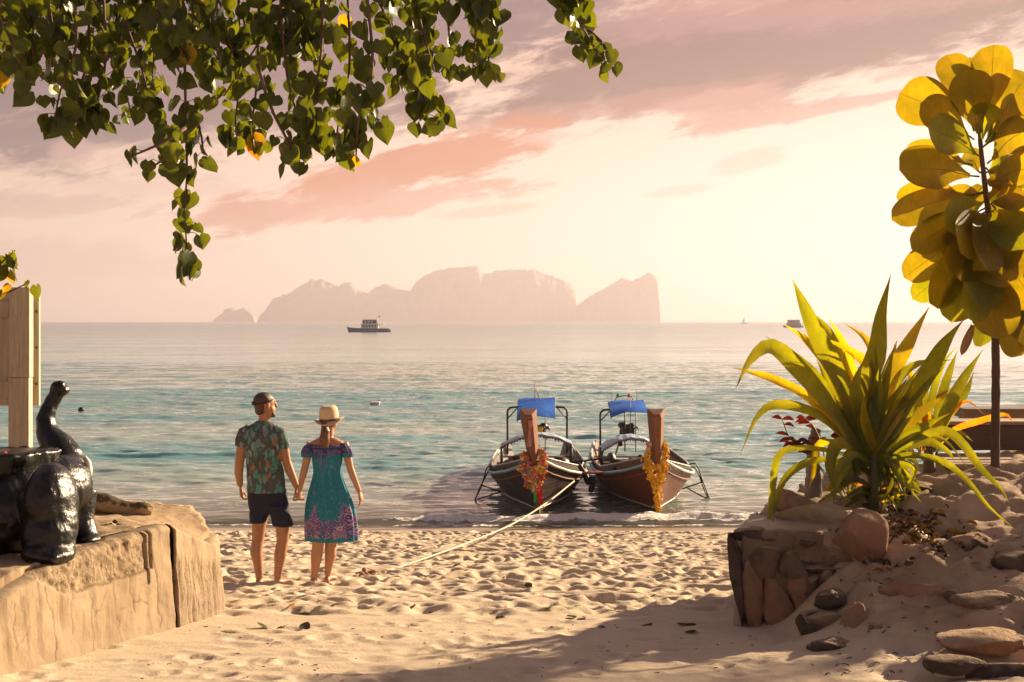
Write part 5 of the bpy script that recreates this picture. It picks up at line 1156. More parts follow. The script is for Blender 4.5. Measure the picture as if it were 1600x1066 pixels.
def build_woman():
    org = Vector((q(503, 911).x, YP, gz(q(503, 911).x, YP)-.01)); root = empty('person', org, 'barefoot woman in straw hat and off shoulder teal dress holding hands with the man', 'person', None)
    b = MB(); hc = q(515, 654, 0); fz = (.40, .92, 0)
    f, r, R = head(b, hc, fz, .215, .142, .182)
    b.tube([q(512, 696, 0), q(513, 682, 0), q(514, 664, 0)], [.060, .048, .046], 16)
    b.rings([ell_ring(q(cx, py, 0), hw*KP, hd) for py, cx, hw, hd in ((845, 513, 24, .10), (800, 514, 31, .125), (775, 513, 30, .12), (735, 512, 20, .085), (712, 511, 22, .09), (698, 511, 25, .085), (690, 511.5, 25, .065), (684, 512, 14, .052))])
    b.tube([q(487, 692, 0), q(482, 703, 0), q(477, 730, -.01), q(474, 742, -.01), q(469, 766, .0)], [.045, .043, .034, .034, .023], 14)
    hand(b, q(468.6, 767, .0), (-.12, .12, -1), (-.75, .45, 0), .90, (30, 40, 34), 1)
    b.tube([q(537, 692, 0), q(541, 704, 0), q(547, 730, -.01), q(551, 742, -.008), q(561, 769, .02)], [.045, .043, .034, .034, .023], 14)
    hand(b, q(561.5, 770, .02), (.22, .12, -1), (-.75, .3, -.1), .92, (14, 22, 20), -1, .2)
    zf = org.z+.012
    for (kn, cf, an, toe, dy) in (((498, 850), (496, 868), (492, 899), -.02, -.05), ((516, 850), (516, 868), (511, 899), .05, .03)):
        A = [q(kn[0], 815, dy), q(*kn, dy), q(*cf, dy-.008), q((cf[0]+an[0])/2, (cf[1]+an[1])/2, dy), q(*an, dy)]; A[-1].z = zf+.07
        b.tube(A, [.078, .055, .054, .040, .030], 16); x = A[-1].x; Y = YP+dy
        b.tube([Vector((x, Y-.045, zf+.038)), Vector((x, Y-.01, zf+.046)), Vector((x+toe*.4, Y+.06, zf+.040)), Vector((x+toe*.9, Y+.11, zf+.027)), Vector((x+toe*1.1, Y+.15, zf+.016))], [.025, .031, .032, .036, .018], 12, flat=.75, up=(1, 0, 0))
        b.ell(Vector((x, Y-.036, zf+.027)), (.028, .03, .03))
        for k in range(5):
            tx = x+toe*1.1+(-.030+.015*k)*(1 if toe > 0 else -1); b.tube([Vector((tx, Y+.135, zf+.014)), Vector((tx, Y+.172-.006*k, zf+.011))], [.011-.001*k, .008-.0007*k], 8)
    me = fuse(b, .0065, 5, 'body'); recenter(me, org); link('body', me, SKIN_W, root)
    # dress: bodice and pleated skirt
    d = MB(); n = 72
    rows = []
    for py, cx, hw, hd, pl in ((697, 511.5, 27.5, .100, .02), (702, 511.5, 26.5, .108, .02), (715, 511.5, 23.8, .106, .012), (730, 511.5, 22.2, .100, .01), (737, 512, 21.8, .098, .012), (748, 512.5, 24, .108, .03), (765, 513.5, 30, .132, .035), (785, 515, 36, .156, .04), (805, 517, 39, .170, .045), (825, 518, 40, .176, .05), (840, 518.5, 39.5, .178, .055), (845, 519, 39, .178, .055)):
        rows.append(ell_ring(q(cx, py, 0), hw*KP, hd, n, lambda a, pl=pl, py=py: 1+1.5*pl*math.sin(a*13+1.2*math.sin(a*3)+py*.004)))
    rin = [[Vector((v.x*.975+(q(515, 800).x)*.025, YP+(v.y-YP)*.95, v.z+.004)) for v in rw] for rw in (rows[-1], rows[-4], rows[-7])]
    d.rings(rows[:1]+rows[1:]+rin, caps=True); me = d.mesh('dress', org); bm = bmesh.new(); bm.from_mesh(me); bmesh.ops.recalc_face_normals(bm, faces=bm.faces[:]); bm.to_mesh(me); bm.free()
    o = link('dress', me, mat('batik_cloth', fn=m_dress), root); sub = o.modifiers.new('s', 'SUBSURF'); sub.levels = sub.render_levels = 1
    for x0, x1, dx in ((486, 480, -1), (537, 543, 1)):
        s = MB(); rr = []
        for py, cx, hw, pl in ((693, 511.5+dx*24.5, 6, .02), (697, 511.5+dx*28, 8.2, .06), (703, 511.5+dx*30.3, 9.2, .09), (709, 511.5+dx*31.2, 9.4, .12), (714, 511.5+dx*31.0, 8.2, .12)):
            rr.append(ell_ring(q(cx, py, 0), hw*KP, hw*KP*1.25, 36, lambda a, pl=pl: 1+pl*math.sin(a*8)))
        s.rings(rr); o = s.build('sleeve', mat('batik_cloth'), root, smooth=True)
    hem = MB(); top = [Vector((v.x, v.y, v.z+.004*math.sin(9*j))) for j, v in enumerate(rows[0])]; hem.tube(top+[top[0]], .012, 6, caps=False); hem.build('neckline_frill', mat('batik_cloth'), root, smooth=True)
    # hair and hat
    h = MB(); Z = Vector((0, 0, 1)); h.ell(hc-Z*.016-f*.008, (.074, .080, .072), 20, 12, R); h.ell(hc-Z*.04-f*.055, (.055, .045, .05), 14, 10, R)
    p0 = hc-Z*.030-f*.095; h.tube([p0, q(511, 672, -.115), q(509.5, 683, -.12), q(510.5, 692, -.115), q(512, 699, -.105)], [.026, .042, .050, .040, .012], 14)
    me = fuse(h, .007, 3, 'hair'); displace(me, .007, 30, 4, 3); recenter(me, org); link('hair', me, HAIR_B, root)
    h = MB(); h.tube([p0+Vector((.022*math.cos(a), -.002, .022*math.sin(a))) for a in [2*PI*j/12 for j in range(13)]], .006, 6, caps=False); h.build('hair_tie', mat('hair_tie', (.05, .02, .02), .7), root, smooth=True)
    straw = mat('straw', fn=lambda t, pos, obj: dict(col=t.mix(t.noise(t.scale(obj, (40, 40, 130)), 2, 3, .6), (.50, .37, .22), (.74, .60, .40)), rough=.85, normal=t.bump(t.m('ADD', t.vor(obj, 120), t.noise(obj, 90, 2)), .8, .004)))
    hat = MB(); hcx = q(515.3, 660, 0); til = Matrix.Rotation(-.10, 3, 'Y') @ Matrix.Rotation(.10, 3, 'X'); prof = []
    for rr_, z in ((.086, -.002), (.146, .012), (.150, .016), (.146, .019), (.106, .010), (.098, .016), (.097, .07), (.092, .115), (.082, .142), (.06, .158), (.03, .158), (.004, .150)):
        ring = []
        for j in range(40):
            a = 2*PI*j/40; wob = .018*math.cos(2*a)*(rr_-.09)/.05 if rr_ > .09 else 0; dent = (-.012*max(0, math.sin(a))**3 if z > .12 else 0)
            ring.append(hcx+til @ Vector((rr_*math.cos(a)*.93, rr_*math.sin(a)*1.05, z+wob+dent)))
        prof.append(ring)
    hat.rings(prof); hat.build('straw_hat', straw, root, smooth=True)
    bd = MB(); ring = [hcx+til @ Vector((.0985*math.cos(a)*.94, .0985*math.sin(a)*1.06, .032)) for a in [2*PI*j/36 for j in range(37)]]; bd.tube(ring, .012, 8, caps=False, flat=.35, up=(0, 0, 1)); bd.build('hat_band', mat('hat_band_brown', (.14, .075, .05), .8), root, smooth=True)
    for s_ in (-1, 1):
        e = MB(); e.ell(hc+f*.074+Z*.020+r*.029*s_, (.011, .008, .008), 10, 8, R); e.build('eye', mat('eye_white'), root, smooth=True)
build_woman()
# ============================================================ BOATS
def m_hull(c1, c2, pale):
    def f(t, pos, obj):
        g = t.noise(t.scale(obj, (6, .5, 9)), 3, 5, .65); n = t.noise(obj, 3.2, 5, .7); x, y, z = t.xyz(obj)
        col = t.mix(g, c1, c2); col = t.mix(t.m('MULTIPLY', t.ss(n, .5, .72), .45), col, pale)
        line = t.m('ABSOLUTE', t.m('SUBTRACT', t.m('FRACT', t.m('MULTIPLY', z, 6.2)), .5)); seam = t.ss(line, .46, .5)
        col = t.mix(t.m('MULTIPLY', seam, .6), col, (.015, .01, .008))
        weed = t.ss(t.m('ADD', z, t.m('MULTIPLY', n, .16)), .26, .12); col = t.mix(t.m('MULTIPLY', weed, .6), col, (.16, .15, .12))
        return dict(col=col, rough=t.lin(n, .3, .7, .34, .6), normal=t.bump(t.m('SUBTRACT', g, seam), .45, .015), spec=.3)
    return f
def m_paint(c, c2, k=30):
    def f(t, pos, obj):
        n = t.noise(obj, 7, 5, .7); return dict(col=t.mix(t.ss(n, .45, .7), c, c2), rough=.5, normal=t.bump(t.noise(obj, k, 4), .2, .01))
    return f
PIPE = mat('dark_pipe', fn=m_paint((.03, .027, .026), (.06, .045, .035))); WHITE_B = mat('roof_white', fn=m_paint((.34, .46, .60), (.26, .33, .42)))
BLUE_T = mat('blue_tarp', fn=lambda t, pos, obj: dict(col=t.mix(t.noise(obj, 5, 4), (.003, .10, .52), (.006, .16, .68)), rough=.6, spec=.25, normal=t.bump(t.noise(t.scale(obj, (1, 3, 1)), 4, 4, .6, .8), .8, .05)))
GUN = mat('gunwale_blue', fn=m_paint((.22, .38, .46), (.34, .42, .44))); GUN2 = mat('gunwale_pale', fn=m_paint((.52, .50, .45), (.40, .36, .30)))
RED_TRIM = mat('roof_trim', fn=m_paint((.20, .05, .045), (.12, .04, .04))); INSIDE = mat('hull_inside', fn=m_paint((.05, .035, .028), (.11, .08, .06))); CABIN = mat('coaming_wood', fn=m_wood((.085, .06, .045), (.17, .13, .10), (3, 1, 6)))
ENG = mat('engine_dark', fn=m_paint((.012, .011, .012), (.04, .035, .035)))
FLW = [mat('petal_yellow', (.85, .56, .02), .7, trans=.25), mat('petal_orange', (.80, .20, .012), .7, trans=.25), mat('petal_pink', (.72, .16, .24), .7, trans=.2), mat('petal_red', (.60, .02, .03), .7, trans=.2), mat('petal_blue', (.02, .20, .50), .7, trans=.2), mat('petal_green', (.05, .35, .10), .7, trans=.2), mat('petal_white', (.7, .66, .6), .7, trans=.2)]
def cloth_strip(pts, hw, m, name, root, seed=0):
    mb = MB(); P = spline(pts, 18); rows = []; rs = random.Random(seed); ph = rs.uniform(0, 6)
    for i, p in enumerate(P):
        u = i/17; rows.append([p+Vector((hw*c*(1+.25*math.sin(7*u+ph)), .03*math.sin(5*c+9*u+ph)-.012, .0)) for c in (-1, -.5, 0, .5, 1)])
    mb.grid(rows); bk = MB(); n = len(mb.v); mb.add([(x, y+.006, z) for x, y, z in mb.v], [f[::-1] for f in mb.f]); return mb.build(name, m, root, smooth=True)
def flowers(paths, n, r, cols, name, root, seed, jit=.035):
    rs = random.Random(seed); mb = MB()
    for P, share in paths:
        Q = spline(P, 40)
        for _ in range(int(n*share)):
            mb.cur = rs.choice(cols); c = Q[rs.randrange(40)]+Vector((rs.gauss(0, jit), rs.gauss(0, jit*.8), rs.gauss(0, jit*.7))); rr = r*rs.uniform(.6, 1.15)
            ax = Vector((rs.gauss(0, 1), rs.gauss(-1, .6), rs.gauss(0, 1))).normalized(); o = ax.orthogonal().normalized(); w = ax.cross(o); k = 6
            vs = [c-ax*rr*.2]+[c+(o*math.cos(2*PI*j/k+.2)+w*math.sin(2*PI*j/k+.2))*rr*(1 if j % 2 else .72)+ax*rr*(.35 if j % 2 else .15) for j in range(k)]+[c+ax*rr*.75]
            mb.add(vs, [(0, 1+(j+1) % k, 1+j) for j in range(k)]+[(7, 1+j, 1+(j+1) % k) for j in range(k)])
    o = mb.build(name, FLW, root, smooth=False); tag(o, kind='stuff'); return o
def longtail(bowpx, Y0, ax, hullm, prowm, label, roof, rear, tarp, lean, seed):
    bp = W(bowpx, 803, Y0); bp.z = 0; root = empty('longtail_boat', bp, label, 'boat', 'longtail boats moored at the shore'); rs = random.Random(seed)
    def cen(s): return bp+Vector((ax*s, s, 0))
    LEN = 9.4
    def g_(u): return np.interp(u, [0, .06, .14, .24, .36, .6, .85, 1], [1.16, .96, .78, .64, .55, .54, .62, .74])
    def b_(u): return 1.12*math.sin(min(1, (u+.004)/.42)*PI/2)**.78*(1 if u < .55 else 1-.30*((u-.55)/.45)**1.6)
    def station(u, inset=0.0):
        ring = []; g = g_(u); zk = np.interp(u, [0, .05, .2, 1], [-.02, -.18, -.36, -.34])
        for h in [1, .86, .7, .55, .4, .26, .13, .04, 0]:
            s0 = -.62*(max(0, h))**.9; s = s0+u*(LEN-s0); full = min(1, u/.5)
            fb = (1-full)*(h**.80)+full*(.30+.70*h**.45 if h > 0 else 0)
            b = max(0, b_(u)*fb-inset); z = zk+h*(g-zk)
            ring.append((s, b, z+(.05 if inset and h < .5 else 0)))
        return ring
    us = [0, .012, .03, .055, .09, .13, .18, .24, .31, .39, .48, .58, .68, .78, .88, .95, 1]
    rings = []
    for u in us:
        o_ = station(u); i_ = station(u, .045); c = []
        for s, b, z in o_: p = cen(s); c.append(Vector((p.x-b, p.y, z)))
        for s, b, z in o_[::-1][1:]: p = cen(s); c.append(Vector((p.x+b, p.y, z)))
        for s, b, z in i_[:-3]: p = cen(s); c.append(Vector((p.x+b, p.y+.02, z-.002)))
        for s, b, z in i_[:-3][::-1]: p = cen(s); c.append(Vector((p.x-b, p.y+.02, z-.002)))
        rings.append(c)
    mb = MB(); mb.rings(rings); me = mb.mesh('hull', bp); me.materials.append(hullm)
    bm = bmesh.new(); bm.from_mesh(me); bmesh.ops.recalc_face_normals(bm, faces=bm.faces[:]); bm.to_mesh(me); bm.free()
    o = link('hull', me, None, root); 
    for e in me.polygons: e.use_smooth = True
    es = o.modifiers.new('e', 'EDGE_SPLIT'); es.split_angle = math.radians(50)
    # gunwales
    for sg, m in ((-1, GUN), (1, GUN2)):
        P = []
        for u in us[:-1]: s, b, z = station(u)[0]; p = cen(s); P.append(Vector((p.x+sg*(b+.012), p.y, z+.01)))
        g = MB(); g.tube(spline(P, 40), .042, 8, flat=.8); g.build('gunwale', m, root, smooth=True)
        P2 = []
        for u in us[:-1]: s, b, z = station(u)[1]; p = cen(s); P2.append(Vector((p.x+sg*(b+.008), p.y, z)))
        g = MB(); g.tube(spline(P2, 40), .018, 6); g.build('rub_rail', prowm, root, smooth=True)
    # keel strip, pale at the foot of the stem
    for sg in (-1, 1):
        P = []
        for u in us[:9]:
            st = station(u)[::-1]; zz_ = [r_[2] for r_ in st]; s, b = np.interp(.10, zz_, [r_[0] for r_ in st]), np.interp(.10, zz_, [r_[1] for r_ in st]); p = cen(float(s)); P.append(Vector((p.x+sg*(float(b)+.006), p.y-.006, .10)))
        g = MB(); g.tube(spline(P, 24), .014, 6); g.build('bottom_strip', GUN2, root, smooth=True)
    # stem and prow post
    pr = MB(); prof = [(.03, -.12, .035, .05), (-.05, .1, .038, .055), (-.30, .55, .04, .075), (-.58, 1.06, .05, .115), (-.74, 1.35, .055, .132), (-.92, 1.75, .066, .155), (-1.06, 2.08, .082, .175)]; R_ = []
    for s, z, hf, hb in prof:
        p = cen(s)+Vector((lean*max(0, (z-.3)/1.8)**1.2, 0, 0)); d = .085+.115*max(0, min(1, (z-.9)/.6)); R_.append([Vector((p.x-hf, p.y-d*.5, z)), Vector((p.x+hf, p.y-d*.5, z)), Vector((p.x+hb, p.y+d, z+.02)), Vector((p.x-hb, p.y+d, z+.02))])
    top = R_[-1]; R_.append([top[0]+Vector((.02, .04, .05)), top[1]+Vector((-.02, .04, .05)), top[2]+Vector((0, .02, .13)), top[3]+Vector((0, .02, .13))])
    pr.rings(R_); pr.build('prow_post', prowm, root, bevel=.008)
    # foredeck, floor, coaming
    def plate(u0, u1, dz, ins, name, m, th=.03, k=6):
        mb = MB(); L_, R2 = [], []
        for i in range(k+1):
            u = u0+(u1-u0)*i/k; s, b, z = station(u)[0]; p = cen(s); L_.append(Vector((p.x-max(.01, b-ins), p.y, z+dz))); R2.append(Vector((p.x+max(.01, b-ins), p.y, z+dz)))
        mb.prism(L_+R2[::-1], (0, 0, th)); return mb.build(name, m, root)
    plate(.012, .13, -.11, .06, 'foredeck', CABIN)
    fl = MB(); L_, R2 = [], []
    for u in np.linspace(.10, .98, 12):
        st = station(u)[4]; p = cen(st[0]); L_.append(Vector((p.x-st[1]+.05, p.y, .20))); R2.append(Vector((p.x+st[1]-.05, p.y, .20)))
    fl.prism(L_+R2[::-1], (0, 0, .03)); fl.build('floor', INSIDE, root)
    for sg in (-1, 1):                                  # raised splash boards that meet over the bow deck
        P = []
        for u, up, fr in ((.20, .36, .02), (.24, .30, .34), (.29, .20, .68), (.34, .12, .96), (.46, .12, 1.0), (.60, .12, 1.0), (.75, .12, 1.0)):
            s, b, z = station(u)[0]; p = cen(s); P.append((Vector((p.x+sg*(b-.03)*fr, p.y, z-.05)), z+up))
        mb = MB(); ring = []
        for a, zt in P: ring.append([a, a+Vector((0, .035, 0)), Vector((a.x, a.y+.035, zt)), Vector((a.x, a.y, zt))])
        mb.rings(ring); mb.build('splash_board', CABIN, root)
        mb = MB(); mb.tube([Vector((a.x, a.y+.017, zt+.012)) for a, zt in P], .020, 6); mb.build('coaming_rail', GUN2, root, smooth=True)
    for u in (.30, .42, .54, .66, .78):
        s, b, z = station(u)[0]; p = cen(s); MB().box((p.x, p.y, z-.10), (2*b-.12, .22, .035)).build('bench', CABIN, root)
    # arched roof on posts
    (x0, yL, xm, ym, x1, yR, Yr, Yr2) = roof; a, c, e = W(x0, yL, Yr), W(xm, ym, Yr), W(x1, yR, Yr); top_, bot_ = [], []
    for kk, Yk in enumerate(np.linspace(Yr, Yr2, 5)):
        row = []
        for i in range(13):
            w = i/12; x = a.x+(e.x-a.x)*w+ax*(Yk-Yr); base = a.z+(e.z-a.z)*w; row.append(Vector((x, Yk, base+(c.z-(a.z+e.z)/2)*(1-(2*w-1)**2)+.012*math.sin(i*2.1+kk)+.03*math.sin(kk*1.3))))
        top_.append(row)
    mb = MB(); mb.grid(top_); n = len(mb.v); nr = 13
    mb.add([(x, y, z-.035) for x, y, z in mb.v], [f[::-1] for f in mb.f])
    bd = [i for i in range(nr)]+[k*nr+nr-1 for k in range(1, 5)]+[4*nr+i for i in range(nr-2, -1, -1)]+[k*nr for k in range(3, 0, -1)]
    mb.f += [(bd[(i+1) % len(bd)], bd[i], bd[i]+n, bd[(i+1) % len(bd)]+n) for i in range(len(bd))]; mb.mi += [0]*len(bd); mb.build('roof', WHITE_B, root, smooth=False)
    tr = MB(); rowf = top_[0]
    for i in range(12):
        p, p2 = rowf[i], rowf[i+1]
        for w in (0, .5):
            a1, b1 = p.lerp(p2, w), p.lerp(p2, w+.5); dz = Vector((0, 0, -.045)); tr.add([a1+dz*.7+Vector((0, -.004, 0)), b1+dz*.7+Vector((0, -.004, 0)), b1+dz*1.2+Vector((0, -.008, 0)), (a1+b1)/2+dz*(2.1+.4*math.sin(i*3))+Vector((0, -.008, 0)), a1+dz*1.2+Vector((0, -.008, 0))], [(0, 1, 2, 3, 4)])
    tr.build('roof_trim', RED_TRIM, root)
    for i in (0, 12):
        for k in (0, 2, 4):
            t_ = top_[k][i]; P = MB(); P.tube([Vector((t_.x, t_.y, .45)), Vector((t_.x, t_.y, t_.z-.02))], .022, 8); P.build('roof_post', PIPE, root, smooth=True)
    for k in (1, 3):
        P = MB(); P.tube([v+Vector((0, 0, -.05)) for v in top_[k]], .014, 6); P.build('roof_rib', PIPE, root, smooth=True)
    # stern frame with blue tarpaulin
    (xl, xr, yb, yt, Yf) = rear; rl = W(xl, yb, Yf); rt = W(xl, yt, Yf); r2 = W(xr, yb, Yf); r3 = W(xr, yt, Yf); (ta, tb, tc, td_, Ya, Yb) = tarp
    for lo, hi, sg in ((rl, rt, 1), (r2, r3, -1)):
        lo = lo.copy(); lo.z = .45
        P = MB(); P.tube(spline([lo, lo.lerp(hi, .6), hi+Vector((0, 0, -.10)), hi+Vector((sg*.04, 0, -.02)), hi+Vector((sg*.11, 0, .02)), hi+Vector((sg*.42, .02, .04))], 30), .028, 8); P.build('stern_frame', PIPE, root, smooth=True)
        P = MB(); P.tube([hi+Vector((0, 0, -.28)), hi+Vector((sg*.26, .01, .0))], .016, 6); P.build('frame_brace', PIPE, root, smooth=True)
    A, B, C2, D = [W(x, y, Y) for (x, y), Y in zip((ta, tb, tc, td_), (Yb, Yb, Ya, Ya))]; rows = []
    for j in range(9):
        v = j/8; row = []
        for i in range(11):
            w = i/10; p = A.lerp(B, w).lerp(D.lerp(C2, w), v); row.append(p+Vector((0, 0, .05*math.sin(PI*w)*(.3+v)+.014*math.sin(7*w+5*v)+(-.07*max(0, v-.82)/.18))))
        rows.append(row)
    mb = MB(); mb.grid(rows); n = len(mb.v); mb.add([(x, y, z-.012) for x, y, z in mb.v], [f[::-1] for f in mb.f]); mb.build('tarp_canopy', BLUE_T, root, smooth=True)
    for i in (0, 10):
        P = MB(); P.tube([rows[0][i]+Vector((0, 0, -.02)), rows[4][i]+Vector((0, 0, -.02)), rows[8][i]+Vector((0, 0, -.03))], .014, 6); P.build('tarp_rail', PIPE, root, smooth=True)
    mid = rows[0][5]; P = MB(); P.tube([Vector((mid.x-.05, mid.y-.4, .5)), Vector((mid.x-.05, mid.y-.4, mid.z-.04))], .018, 6); P.build('mast', PIPE, root, smooth=True)
    P = MB(); P.tube([Vector((mid.x+.22, mid.y-.6, .5)), Vector((mid.x+.22, mid.y-.6, mid.z-.15))], .012, 6); P.build('mast', PIPE, root, smooth=True)
    # engine behind the roof
    ex = (A.x+B.x)/2; ey = Yf+.5; e = MB(); ec = Vector((ex+.05, ey, 1.02))
    e.box(ec, (.34, .5, .26)); e.ell(ec+Vector((-.12, .1, .16)), (.13, .16, .10)); e.ell(ec+Vector((.12, 0, .13)), (.12, .14, .10)); e.tube([ec+Vector((.12, 0, .1)), ec+Vector((.26, -.05, .12)), ec+Vector((.30, -.05, .02))], .035, 8); e.tube([ec+Vector((-.2, 0, -.4)), ec+Vector((-.16, 0, .24))], .045, 8)
    me = fuse(e, .025, 3, 'engine'); displace(me, .03, 9, seed, 3); recenter(me, bp); link('engine', me, ENG, root)
    e = MB(); e.tube([Vector((ex, ey+.3, .95)), Vector((ex, ey+2.6, .45)), Vector((ex, ey+4.4, -.15))], .03, 8); e.build('propeller_shaft', PIPE, root, smooth=True)
    # clutter under the roof
    for i, sg in enumerate((-1, 1)):
        e2 = MB(); p = cen(2.4+.5*i); e2.ell(Vector((p.x+sg*.72, p.y, .60)), (.13, .18, .12), 12, 8); me = fuse(e2, .02, 2, 'rope_coil'); displace(me, .02, 14, 3+i, 3); recenter(me, bp); link('rope_coil', me, ENG, root)
    for bi in range(16):
        e = MB(); e.ell(cen(rs.uniform(2.6, 6.8))+Vector((rs.uniform(-.7, .7), 0, rs.uniform(.34, .6))), (rs.uniform(.12, .25), rs.uniform(.15, .3), rs.uniform(.08, .2)), 12, 9)
        me = e.mesh('cargo_bundle', bp); displace(me, .04, 6, seed+bi, 3); link('cargo_bundle', me, INSIDE, root)
    return root, bp, cen, rows
HULL_L = mat('hull_dark', fn=m_hull((.030, .017, .014), (.055, .030, .023), (.10, .07, .06))); HULL_R = mat('hull_reddish', fn=m_hull((.12, .036, .018), (.19, .062, .030), (.21, .10, .06)))
PROW = mat('prow_wood', fn=m_wood((.13, .05, .028), (.26, .11, .06), (5, 5, .7)))
def ladder(root, lines, r=.016):
    for P, Y in lines:
        mb = MB(); mb.tube(spline([W(x, y, Y+dy) for x, y, dy in P], 4*len(P)) if len(P) > 2 else [W(x, y, Y+dy) for x, y, dy in P], r, 7); mb.build('side_ladder', PIPE, root, smooth=True)
rootL, bpL, cenL, tarpL = longtail(840, 29.6, .016, HULL_L, PROW, 'dark brown longtail boat on the left with blue canopy and multicoloured garland on its prow', (783, 697, 838, 679, 893, 693, 34.2, 35.3), (793, 886, 690, 638, 38.0),
    ((810, 624), (867, 621), (867, 648), (808, 652), 36.9, 38.9), -.19, 3)
rootR, bpR, cenR, tarpR = longtail(1026, 29.6, .006, HULL_R, PROW, 'reddish brown longtail boat on the right with yellow garland on its prow', (941, 703, 985, 684, 1020, 692, 34.2, 35.6), (938, 1027, 700, 642, 38.0),
    ((950, 628), (1005, 625), (1012, 640), (955, 647), 36.9, 38.6), -.10, 9)
ladder(rootL, [([(773, 731, 0), (766, 729, 0), (760, 733, 0), (752, 760, 0), (737, 791, 0)], 32.0), ([(770, 735, .2), (764, 735, .2), (757, 748, .2), (749, 764, .2), (740, 787, .2)], 32.0), ([(752, 758, 0), (784, 769, .1)], 32.0), ([(741, 782, .1), (784, 768, .1)], 32.0), ([(752, 758, 0), (757, 748, .2)], 32.0)])
ladder(rootR, [([(1076, 726, 0), (1084, 724, 0), (1090, 729, 0), (1098, 752, 0), (1111, 786, 0)], 32.0), ([(1079, 730, .2), (1086, 731, .2), (1092, 742, .2), (1099, 762, .2), (1106, 777, .2)], 32.0), ([(1066, 764, .1), (1098, 753, 0)], 32.0), ([(1074, 763, .1), (1100, 777, .1), (1107, 776, .1)], 32.0), ([(1098, 753, 0), (1092, 742, .2)], 32.0)])
# flag, antennas and lights on the stern canopies
def pole(root, x, y0, y1, Y, name='pole', r=.010):
    mb = MB(); mb.tube([W(x, y0, Y), W(x, y1, Y)], r, 6); return mb.build(name, PIPE, root, smooth=True)
pole(rootL, 836, 650, 596, 38.8, 'flag_pole'); pole(rootL, 858, 650, 610, 38.8)
mb = MB(); rows = []
for j in range(7): rows.append([W(836.5+.8*j+i*.8, 606+j*2.6+i*1.2, 38.8)+Vector((0, .03*math.sin(i*1.7+j), 0)) for i in range(6)])
for k in range(5):
    mb.cur = (0, 1, 2, 1, 0)[k]; mb.add([v for r_ in [[rows[j][k], rows[j][k+1]] for j in range(7)] for v in r_], [(2*j, 2*j+1, 2*j+3, 2*j+2) for j in range(6)])
mb.build('flag', [mat('flag_red', (.45, .04, .05), .8, trans=.25), mat('flag_white', (.6, .55, .52), .8, trans=.25), mat('flag_blue', (.06, .07, .25), .8, trans=.25)], rootL)
cloth_strip([W(843, 668, 36), W(845, 676, 35.9), W(848, 682, 35.8)], .07, FLW[0], 'yellow_cloth', rootL, 4)
for x, y0, y1 in ((956, 628, 610), (995, 628, 608)): pole(rootR, x, y0, y1, 38.5, r=.007)
pole(rootR, 985, 690, 625, 37.2); mb = MB(); mb.tube(spline([W(960, 627, 38.5), W(966, 620, 38.5), W(985, 619, 38.5), W(989, 625, 38.5)], 16), .012, 6); mb.build('light_bar', PIPE, rootR, smooth=True)
for x, m in ((965.5, FLW[5]), (983, FLW[1])):
    mb = MB(); mb.tube([W(x, 621, 38.5), W(x, 615.5, 38.5)], [.045, .035], 8); mb.build('side_lamp', m, rootR)
# garlands hang on the prows: things of their own
gl = empty('flower_garland', W(836, 715, 29.0), 'multicoloured flower garland with green and red ribbons on the prow of the left boat', 'garland')
P_ = lambda x, y, Y: W(x, y, Y)
cL = [1, 1, 1, 0, 0, 0, 2, 2, 2, 3, 4, 5, 6]
flowers([([P_(821, 708, 29.0), P_(818, 722, 28.9), P_(823, 742, 28.85), P_(833, 764, 29.05)], .34), ([P_(844, 702, 29.0), P_(849, 722, 28.9), P_(846, 746, 28.9), P_(838, 765, 29.05)], .34), ([P_(822, 728, 28.85), P_(834, 736, 28.78), P_(846, 728, 28.85)], .14), ([P_(832, 735, 28.8), P_(834, 764, 29.0)], .18)], 700, .044, cL, 'flowers', gl, 5, .040)
cloth_strip([P_(833, 764, 29.0), P_(836, 774, 29.1), P_(838, 785, 29.2)], .045, FLW[5], 'ribbon', gl, 1)['label'] = 'green ribbon'
cloth_strip([P_(842, 762, 29.0), P_(844, 776, 29.15), P_(846, 792, 29.3)], .05, FLW[3], 'ribbon', gl, 2)['label'] = 'red ribbon'
cloth_strip([P_(829, 657, 28.42), P_(828, 676, 28.5), P_(827, 698, 28.66)], .035, mat('pink_cloth', (.50, .22, .22), .8), 'ribbon', gl, 3)['label'] = 'faded pink ribbon'
g2 = empty('flower_garland', W(1024, 715, 29.0), 'long yellow flower garland on the prow of the right boat', 'garland')
flowers([([P_(1015, 698, 29.0), P_(1011, 720, 28.85), P_(1016, 742, 28.85), P_(1023, 760, 29.0)], .3), ([P_(1036, 692, 29.0), P_(1040, 716, 28.85), P_(1037, 738, 28.85), P_(1028, 758, 29.0)], .3), ([P_(1013, 726, 28.8), P_(1026, 732, 28.72), P_(1038, 724, 28.8)], .12), ([P_(1024, 745, 28.85), P_(1026, 768, 29.1), P_(1026, 796, 29.42)], .28)], 900, .038, [0, 0, 0, 0, 0, 0, 1], 'flowers', g2, 8, .036)
flowers([([P_(1014, 692, 28.9), P_(1015, 702, 28.9)], 1)], 12, .05, [2, 6], 'pink_flowers', g2, 9, .03)
